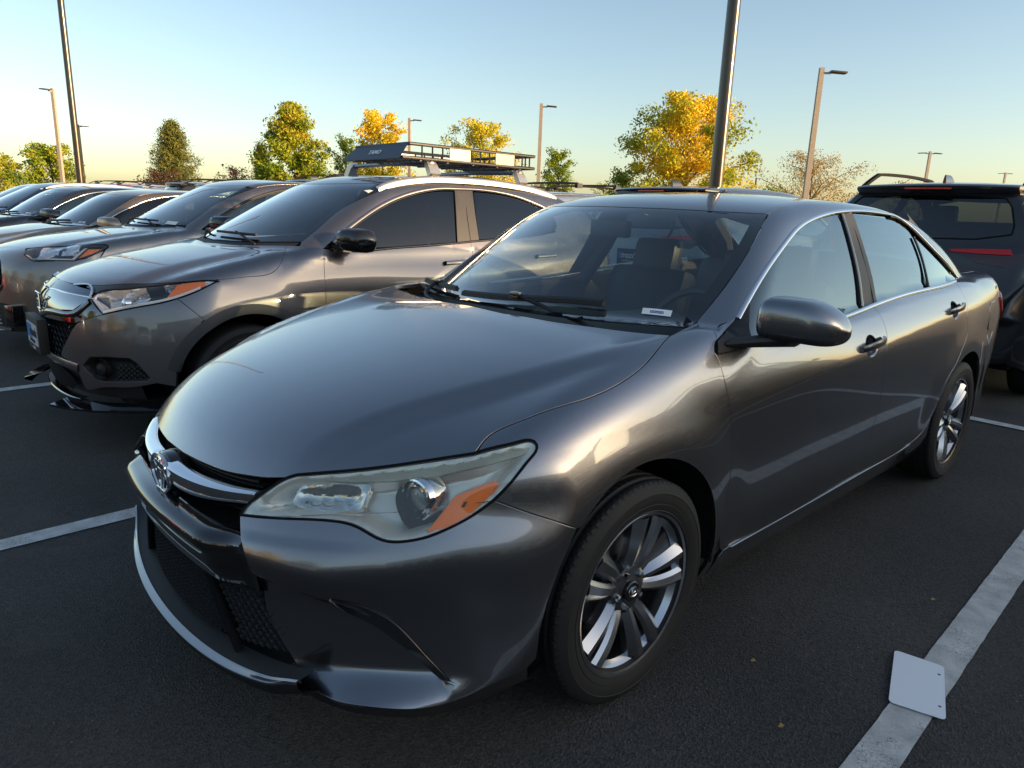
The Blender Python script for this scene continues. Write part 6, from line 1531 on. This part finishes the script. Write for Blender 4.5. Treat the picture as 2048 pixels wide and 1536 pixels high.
for i, (x, pm_) in enumerate(zip((-5.5, -8.25, -11.0, -13.7, -16.5, -19.2, -22.0, -24.7, -27.5), (SILVER, WHITECAR, HGREY, GREYSUV, WHITECAR, INKY, SILVER, REDCAR, BLUECAR))):
    c = park(su, (x + .1 * math.sin(i * 3), 4.9 + 3.33 + .15 * math.cos(i * 5), 0), math.pi, SL[i], {INKY: pm_}, BROW, scale=(1.04, 1.04, 1.04 if i == 0 else 1.11 + .05 * ((i * 7) % 3) / 2))
    if i == 0:
        for yb in (1.45, 2.25):
            cb_ = MB().tube([(x_, yb, 1.70 - .012 * (x_ / .6) ** 2) for x_ in np.linspace(-.58, .58, 9)], .014, 8).box((-.585, yb, 1.66), (.025, .05, .03)).box((.585, yb, 1.66), (.025, .05, .03)).build('crossbar', BLACK, c)
# cars across the aisle behind the camera, mirrored in paint and glass
AIS = 'cars parked across the aisle'
for i, (x, src, sw) in enumerate(((-9.0, su, {INKY: REDCAR}), (-5.9, su, {INKY: SILVER}), (-3.0, su, {INKY: GREYSUV}), (2.6, su, {INKY: WHITECAR}), (5.5, su, {INKY: BLUECAR}))):
    park(src, (x, -11.5, 0), 0, ['red SUV across the aisle', 'silver SUV across the aisle', 'grey SUV across the aisle', 'white SUV across the aisle', 'blue SUV across the aisle'][i], sw, AIS, scale=(1.05, 1.05, 1.05))
for i, (x, y, rz_, src, sw, lb) in enumerate(((6.9, .2, 0, hx, {}, 'charcoal crossover two stalls aside of the nearest sedan'), (9.7, .1, 0, hx, {HGREY: BLACKCAR}, 'black crossover three stalls aside of the nearest sedan'), (12.4, .0, 0, cx, {}, 'warm grey crossover four stalls aside of the nearest sedan'),
        (5.4, 8.2, math.pi, su, {}, 'black SUV in the row behind, two stalls aside'), (8.1, 8.3, math.pi, su, {INKY: BLUECAR}, 'blue SUV in the row behind, three stalls aside'), (10.9, 8.2, math.pi, su, {INKY: HGREY}, 'charcoal SUV in the row behind, four stalls aside'), (13.7, 8.2, math.pi, su, {}, 'black SUV in the row behind, five stalls aside'))):
    park(src, (x, y, 0), rz_, lb, sw, AIS)

# ---------------------------------------------------------------- lamp posts
TANP = simple('tan_pole_paint', (.34, .29, .23), .6, noise=.1, scale=8); DARKP = simple('bronze_pole_paint', (.055, .048, .04), .28, .6, .3); HEADM = simple('lamp_head', (.08, .075, .07), .4, .3)
CONC = simple('concrete', (.38, .36, .33), .85, noise=.15, scale=12, bump=.4)
def at_px(u, dist):      # ground point below the horizon at a picture column
    v = 422 + (u - 1024) * .0352
    d = cam.matrix_world.to_3x3() @ Vector(((u - 1024) / 1398.44, -(v - 768) / 1398.44, -1)); d.z = 0; d.normalize()
    return (1.926 + dist * d.x, -1.472 + dist * d.y)
def post(x, y, h, r, m, label, arms=1, square=True, heading=0.0, head=True, group='parking lot lamp posts'):
    t = thing('lamp_post', label, 'lamp post', (x, y, 0), heading, group)
    MB().lathe([(0, .001), (.0, .30), (.62, .28), (.66, .25), (.66, .001)][::1], 24, 'z').build('footing', CONC, t)
    b = MB()
    if square: b.box((0, 0, .66 + (h - .66) / 2), (r, r, (h - .66) / 2), None, .82)
    else: b.lathe([(.66, r * 1.12), (h, r * .92), (h, .001)], 24, 'z')
    b.build('pole', m, t, sharp=40)
    if head:
        for k in range(arms):
            s_ = 1 if k == 0 else -1
            MB().box((s_ * (r + .10), 0, h - .16), (.12, .03, .03)).build('arm', m, t); MB().box((s_ * (r + .45), 0, h - .13), (.27, .15, .03), Matrix.Rotation(s_ * .06, 3, 'Y')).build('lamp_head', HEADM, t, bevel=.02)
    return t
rt = -.819062 + .0
def top_at(u, v, dist):
    d = cam.matrix_world.to_3x3() @ Vector(((u - 1024) / 1398.44, -(v - 768) / 1398.44, -1)); return 1.3575 + dist * d.z / math.hypot(d.x, d.y)
def P(u, vtop, dist, r, m, label, **k): x, y = at_px(u, dist); return post(x, y, top_at(u, vtop, dist) if vtop is not None else 11.5, r, m, label, **k)
HD = R(43)
P(1425, None, 13.2, .105, DARKP, 'dark bronze round pole rising out of frame behind the nearest sedan', square=False)
P(164, None, 27.5, .095, DARKP, 'thin dark round pole rising out of frame over the far cars', square=False)
P(1604, 137, 27, .090, TANP, 'tan square lamp post to the right of the round dark pole', heading=HD)
P(1074, 207, 40, .105, TANP, 'tan square lamp post behind the rear end of the roof basket', heading=HD)
P(819, 236, 50, .10, TANP, 'tan lamp post between the orange tree and the yellow green one', heading=HD)
P(129, 179, 46, .085, TANP, 'tan lamp post with a square head beside bare branches', heading=R(-47))
P(171, 250, 66, .09, DARKP, 'dark lamp post with a boxy head just behind the thin dark pole', heading=HD)
P(1836, 303, 62, .10, TANP, 'twin-headed lamp post beyond the roof rails of the black SUV', heading=HD, arms=2)
P(1990, 345, 110, .12, TANP, 'tiny far twin-headed lamp post at the right edge', heading=HD, arms=2)
P(1503, 355, 120, .12, DARKP, 'tiny far lamp post just right of the golden tree', heading=HD)
# ---------------------------------------------------------------- trees
def leafmat(name, cols, trans=.35):
    m, n, l, b = mat(name)
    oi = n.new('ShaderNodeAttribute'); oi.attribute_name = 'tint'; oi.attribute_type = 'GEOMETRY'
    r = n.new('ShaderNodeValToRGB'); r.color_ramp.elements.remove(r.color_ramp.elements[1])
    for i, c in enumerate(cols):
        e = r.color_ramp.elements[0] if i == 0 else r.color_ramp.elements.new(i / (len(cols) - 1))
        e.position = i / (len(cols) - 1); e.color = (*c, 1)
    l.new(oi.outputs['Fac'], r.inputs['Fac']); l.new(r.outputs['Color'], b.inputs['Base Color']); b.inputs['Roughness'].default_value = .6; b.inputs['Specular IOR Level'].default_value = .2
    tr = n.new('ShaderNodeBsdfTranslucent'); l.new(r.outputs['Color'], tr.inputs['Color'])
    mx = n.new('ShaderNodeMixShader'); mx.inputs[0].default_value = trans; l.new(b.outputs[0], mx.inputs[1]); l.new(tr.outputs[0], mx.inputs[2]); l.new(mx.outputs[0], n['Material Output'].inputs['Surface'])
    return m
BARK = simple('bark', (.11, .085, .065), .9, noise=.3, scale=12, bump=.6)
LGREEN = leafmat('leaf_green', [(.07, .14, .016), (.16, .25, .022), (.30, .35, .03), (.46, .38, .035)])
LYELLOW = leafmat('leaf_yellow', [(.15, .23, .02), (.42, .43, .03), (.74, .58, .035), (.82, .54, .035)])
LORANGE = leafmat('leaf_orange', [(.09, .16, .018), (.30, .28, .025), (.60, .40, .03), (.62, .30, .03)])
LPINE = leafmat('needles', [(.045, .07, .018), (.10, .12, .024), (.20, .18, .035)], .1)
LPURPLE = leafmat('leaf_purple', [(.035, .022, .018), (.075, .04, .028), (.12, .06, .03)])
LTAN = leafmat('leaf_tan', [(.22, .17, .06), (.38, .28, .09), (.50, .36, .12)])
def leaves(name, pts, size, m, parent, rg, tint, droop=0.0, aspect=.5, kind=None):
    """one small folded face per leaf, free in direction"""
    n = len(pts); rg_ = np.random.RandomState(rg)
    d = rg_.normal(size=(n, 3)); d[:, 2] -= droop; d /= np.linalg.norm(d, axis=1, keepdims=True)
    e = rg_.normal(size=(n, 3)); e -= d * (e * d).sum(1, keepdims=True); e /= np.linalg.norm(e, axis=1, keepdims=True)
    s = size * (.6 + .8 * rg_.rand(n))[:, None]
    V = np.stack([pts - d * s * .5, pts + e * s * aspect * .5, pts + d * s * .5, pts - e * s * aspect * .5], 1).reshape(-1, 3)
    me = bpy.data.meshes.new(name); me.vertices.add(4 * n); me.vertices.foreach_set('co', V.ravel()); me.loops.add(4 * n); me.loops.foreach_set('vertex_index', np.arange(4 * n, dtype=np.int32))
    me.polygons.add(n); me.polygons.foreach_set('loop_start', np.arange(0, 4 * n, 4, dtype=np.int32)); me.update(calc_edges=True)
    a = me.attributes.new('tint', 'FLOAT', 'FACE'); a.data.foreach_set('value', np.clip(tint, 0, 1).astype(np.float32))
    return obj(name, me, m, parent)
def broadleaf(u, vtop, wpx, dist, base, m, label, seed, name='deciduous_tree', n=6000, shape='round', size=.17, bias=.5, hot=None, sparse=0.0, droop=.2, clump=1.0):
    x, y = at_px(u, dist); rg = np.random.RandomState(seed); h = top_at(u, vtop, dist); w = wpx / 1398.4 * dist * 1.02
    t = thing(name, label, 'shrub' if name == 'shrub' else 'tree', (x, y, 0)); b = MB(); tips = []; tf = []
    hz = h - base; tw = .022 * h + .02
    b.tube([(0, 0, 0), (.015 * h * math.sin(seed), 0, base * .6), (.02 * h * math.sin(seed + 1), .02 * h, base + hz * .35), (0, 0, h * .9)], [tw, tw * .8, tw * .5, tw * .1], 8)
    nb = 26
    for i in range(nb):
        f = (i + .5) / nb; a = i * 2.39996 + rg.rand() * .8
        if shape == 'cone': L = w * .5 * min(1, 1.25 * (1 - f) ** .75 + .06) * (.72 + .36 * rg.rand())
        else: L = w * .5 * math.sqrt(max(.05, 1 - ((f - .40) / .62) ** 2)) * (.66 + .44 * rg.rand())
        ze = base + hz * f; z0 = max(base * .6, ze - L * (.55 + .3 * rg.rand())); p0 = np.array([0, 0, min(z0, h * .85)])
        p2 = np.array([math.cos(a) * L, math.sin(a) * L, min(ze, h - .1)]); p1 = p0 * .5 + p2 * .5 + [0, 0, .12 * L]
        b.tube([p0, p1, p2], [tw * .34, tw * .2, tw * .05], 5)
        for k in range(7):
            q = p0 + (p2 - p0) * (.3 + .7 * k / 6) + rg.normal(size=3) * [.15, .15, .12] * (.25 + L * .55); q[2] = min(max(q[2], base * .8), h - .05)
            b.tube([p0 + (p2 - p0) * (.25 + .7 * k / 6), q], [tw * .08, tw * .02], 4, cap=False); tips.append(q)
    b.build('trunk', BARK, t)
    tips = np.array(tips); tips = tips[rg.rand(len(tips)) > sparse]
    rad = (.040 * w + .14) * clump * (.6 + .8 * rg.rand(len(tips)))
    ci = rg.randint(len(tips), size=n); off = rg.normal(size=(n, 3)); off /= (1 + .25 * np.linalg.norm(off, axis=1, keepdims=True)); off *= rad[ci][:, None] * [1, 1, .7]
    pts = tips[ci] + off; keep = (pts[:, 2] > base * .7) & (pts[:, 2] < h + .1); pts, ci = pts[keep], ci[keep]
    cl = rg.rand(len(tips))[ci]; zrel = (pts[:, 2] - base) / hz; rr = np.linalg.norm(pts[:, :2], axis=1) / (w * .5)
    tint = bias + .45 * (cl - .5) + .22 * (rg.rand(len(pts)) - .5)
    if hot == 'top': tint += .55 * (zrel - .5)
    if hot == 'mid': tint += .65 * (.62 - rr)
    leaves('crown', pts, size, m, t, seed, tint, droop)
    return t
def conifer(u, vtop, wpx, dist, m, label, seed, n=24000, size=.19, base=.3):
    h = top_at(u, vtop, dist); w = wpx / 1398.4 * dist * 1.05; x, y = at_px(u, dist); rg = np.random.RandomState(seed); t = thing('conifer', label, 'tree', (x, y, 0)); b = MB(); b.tube([(0, 0, 0), (0, 0, h * .97)], [.03 * h, .004 * h], 8); P_ = []; CL = []
    for i in range(70):
        f = (i / 70) ** .9; z = base + (h - base) * f; L = w * .5 * (1 - f) ** .72 * (.75 + .45 * rg.rand()); a = i * 2.39996 + rg.rand() * .5
        e = np.array([math.cos(a) * L, math.sin(a) * L, z + .10 * L + .25 * L * f]); b.tube([(0, 0, z), tuple(e)], [.02, .006], 4)
        for k in range(9):
            c_ = np.array([0, 0, z]) + (e - [0, 0, z]) * (.25 + .78 * k / 8) + rg.normal(size=3) * [.10, .10, .06] * (L * .5 + .3); P_.append(c_); CL.append(rg.rand() * .6 + .4 * k / 8)
    P_ = np.array(P_); CL = np.array(CL); ci = rg.randint(len(P_), size=n); pts = P_[ci] + rg.normal(size=(n, 3)) * [.16, .16, .17]
    b.build('trunk', BARK, t); leaves('crown', pts, size, m, t, seed, CL[ci] * .8 + .25 * rg.rand(n), -.8, .22)
    return t
broadleaf(-6, 308, 88, 60, .6, LGREEN, 'rounded green tree turning orange, cut by the left edge', 3, n=9000, bias=.78)
broadleaf(106, 286, 98, 50, 1.0, LGREEN, 'small airy green tree with bare twigs sticking out, left of the thin dark pole', 5, n=8000, bias=.55, sparse=.3, size=.18)
conifer(354, 248, 112, 52, LPINE, 'broad olive green pine standing alone left of centre', 11)
broadleaf(326, 340, 100, 46, .2, LPURPLE, 'dark purple-leaved shrub at the foot of the olive pine', 12, name='shrub', n=4500, bias=.5, size=.13)
broadleaf(590, 207, 146, 50, .8, LGREEN, 'tall full green tree with a reddish tip, left of the roof basket', 21, n=34000, shape='cone', bias=.60, hot='top', size=.19, clump=1.1)
conifer(527, 290, 52, 53, LORANGE, 'rusty brown conifer tucked against the tall green tree', 22, n=8000)
broadleaf(476, 331, 80, 58, .3, LPURPLE, 'dark low shrub between the pine and the tall green tree', 23, name='shrub', n=3200, bias=.3, size=.15)
broadleaf(762, 222, 120, 52, 1.4, LYELLOW, 'orange and yellow tree right behind the roof basket fairing', 31, n=15000, bias=.56, hot='top', sparse=.12, size=.18, clump=1.1)
broadleaf(692, 268, 70, 56, .8, LGREEN, 'green tree low at the side of the orange one, behind the basket fairing', 33, n=5000, bias=.35)
broadleaf(964, 240, 160, 54, 1.2, LYELLOW, 'wide yellow green tree above the roof basket', 41, n=18000, bias=.48, sparse=.12, size=.18, clump=1.1)
broadleaf(1112, 297, 76, 58, .8, LGREEN, 'small upright green tree right of the tan lamp post', 51, n=9000, bias=.45, sparse=.1)
broadleaf(1366, 184, 236, 42, .5, LYELLOW, 'large golden yellow tree behind the round dark pole', 61, n=46000, bias=.52, hot='mid', size=.18, clump=1.15)
broadleaf(1236, 336, 56, 46, .2, LGREEN, 'low dark green bush at the left foot of the golden tree', 62, name='shrub', n=2800, bias=.1)
broadleaf(1612, 304, 190, 56, .4, LTAN, 'sparse tan tree with thin leaves behind the tan lamp post', 71, n=14000, bias=.5, sparse=.05, size=.13, clump=1.35)
broadleaf(1795, 358, 70, 90, .6, LTAN, 'faint far tree peeping under the roof rail of the black SUV', 72, n=2000, bias=.4, size=.2)
broadleaf(1204, 364, 50, 95, .6, LGREEN, 'tiny far tree between the small green tree and the golden one', 73, n=2000, bias=.7, size=.2)
for i, (x, y, s_) in enumerate(((-14, -26, 81), (-7, -24, 82), (1.5, -25, 83), (9, -27, 84))):
    q_ = broadleaf(1024, 200, 180, 40, 1.0, (LYELLOW, LGREEN)[i % 2], ['yellow tree across the aisle, first', 'green tree across the aisle', 'yellow tree across the aisle by the wall', 'green tree near the building corner'][i], s_, n=6000, size=.25); q_.location = (x, y, 0)
# ---------------------------------------------------------------- unseen building, placed and sized so its shade lies over the lot
WALL = simple('stucco_wall', (.34, .29, .23), .85, noise=.08, scale=3, bump=.3)
bd = thing('building', 'plain unseen building set beside the lot for its shade', 'building', (31, -9, 0))
HB_ = 7.74
MB().box((6, 0, HB_ / 2), (6, 32.5, HB_ / 2)).build('wall', WALL, bd, smooth=False)
MB().box((6, 0, HB_ + .09), (6.1, 32.6, .09)).build('parapet', CONC, bd, smooth=False)
for i in range(12):
    w_ = MB().box((-.03, -29 + 5.2 * i, 2.0), (.04, 1.6, 1.5)).build('window', DARKGLASS, bd, smooth=False); MB().box((-.06, -29 + 5.2 * i, .46), (.06, 1.7, .05)).build('sill', CONC, w_, smooth=False)
bd2 = thing('building', 'low service building across the aisle', 'building', (-4, -44, 0))
MB().box((0, 0, 2.6), (26, 5, 2.6)).build('wall', WALL, bd2, smooth=False); MB().box((0, 0, 5.28), (26.2, 5.2, .08)).build('roof', CONC, bd2, smooth=False)
for i in range(8): MB().box((-21 + 6 * i, 5.03, 1.7), (2.0, .04, 1.6)).build('door', simple('roller_door', (.5, .5, .48), .6) if 'roller_door' not in MATS else MATS['roller_door'], bd2, smooth=False)
# ---------------------------------------------------------------- white sign blank lying on the stall line
pc = np.array([(1.32, .833), (1.465, .867), (1.546, .599), (1.406, .548)])
pl_ = [(1.325, .842), (1.462, .870), (1.546, .598), (1.408, .556)]
def rounded(poly, r=.016, n=5):
    out = []; k = len(poly)
    for i in range(k):
        p, a, b_ = np.array(poly[i]), np.array(poly[i - 1]), np.array(poly[(i + 1) % k]); u = (a - p) / np.linalg.norm(a - p); v = (b_ - p) / np.linalg.norm(b_ - p)
        for t in np.linspace(0, 1, n): out.append(p + u * r * (1 - t) ** 2 + v * r * t ** 2)
    return out
rp = rounded(pl_); kk = len(rp)
ft = lambda p: .0075 + .004 * (p[0] - 1.32)
so = MB().add([(p[0], p[1], ft(p)) for p in rp] + [(p[0], p[1], ft(p) + .0016) for p in rp], [tuple(range(kk - 1, -1, -1)), tuple(range(kk, 2 * kk))] + [(i, (i + 1) % kk, kk + (i + 1) % kk, kk + i) for i in range(kk)]).build('sign_blank', WHITE, None, smooth=False)
tag(so, 'blank white plate with two bolt holes lying on the stall line', 'plate')
for a in (.2, .8):
    c_ = np.array(pl_[1]) * (1 - a) + np.array(pl_[2]) * a; c_ += np.array([-.014, -.004]); MB().lathe([(ft(c_) + .0017, .001), (ft(c_) + .0019, .0042), (ft(c_) + .0015, .0044)], 12, 'z', (c_[0], c_[1], 0)).build('bolt_hole', MATTE, so, smooth=False)
# fallen leaves and grit
LF = MB(); rg = random.Random(4)
for x, y, lb in ((1.30, 1.30, 'tiny dry leaf on the asphalt beside the rear door of the nearest sedan'), (1.05, .43, 'tiny dry leaf on the asphalt just behind the near front tyre'), (-1.9, -1.4, 'tiny dry leaf on the asphalt near the far stall line'), (1.25, .22, 'tiny dry leaf between the front tyre and the white plate'), (.75, -.95, 'tiny dry leaf on the asphalt under the front bumper corner')):
    a = rg.random() * 6; s_ = .008
    lf_ = MB().add([(x + s_ * math.cos(a + k * 1.57), y + s_ * 1.6 * math.sin(a + k * 1.57), .006 + .003 * (k % 2)) for k in range(4)], [(0, 1, 2, 3)]).build('fallen_leaf', simple('dry_leaf', (.35, .22, .07), .8) if 'dry_leaf' not in MATS else MATS['dry_leaf'], None, smooth=False); tag(lf_, lb, 'leaf', 'leaves on the asphalt')
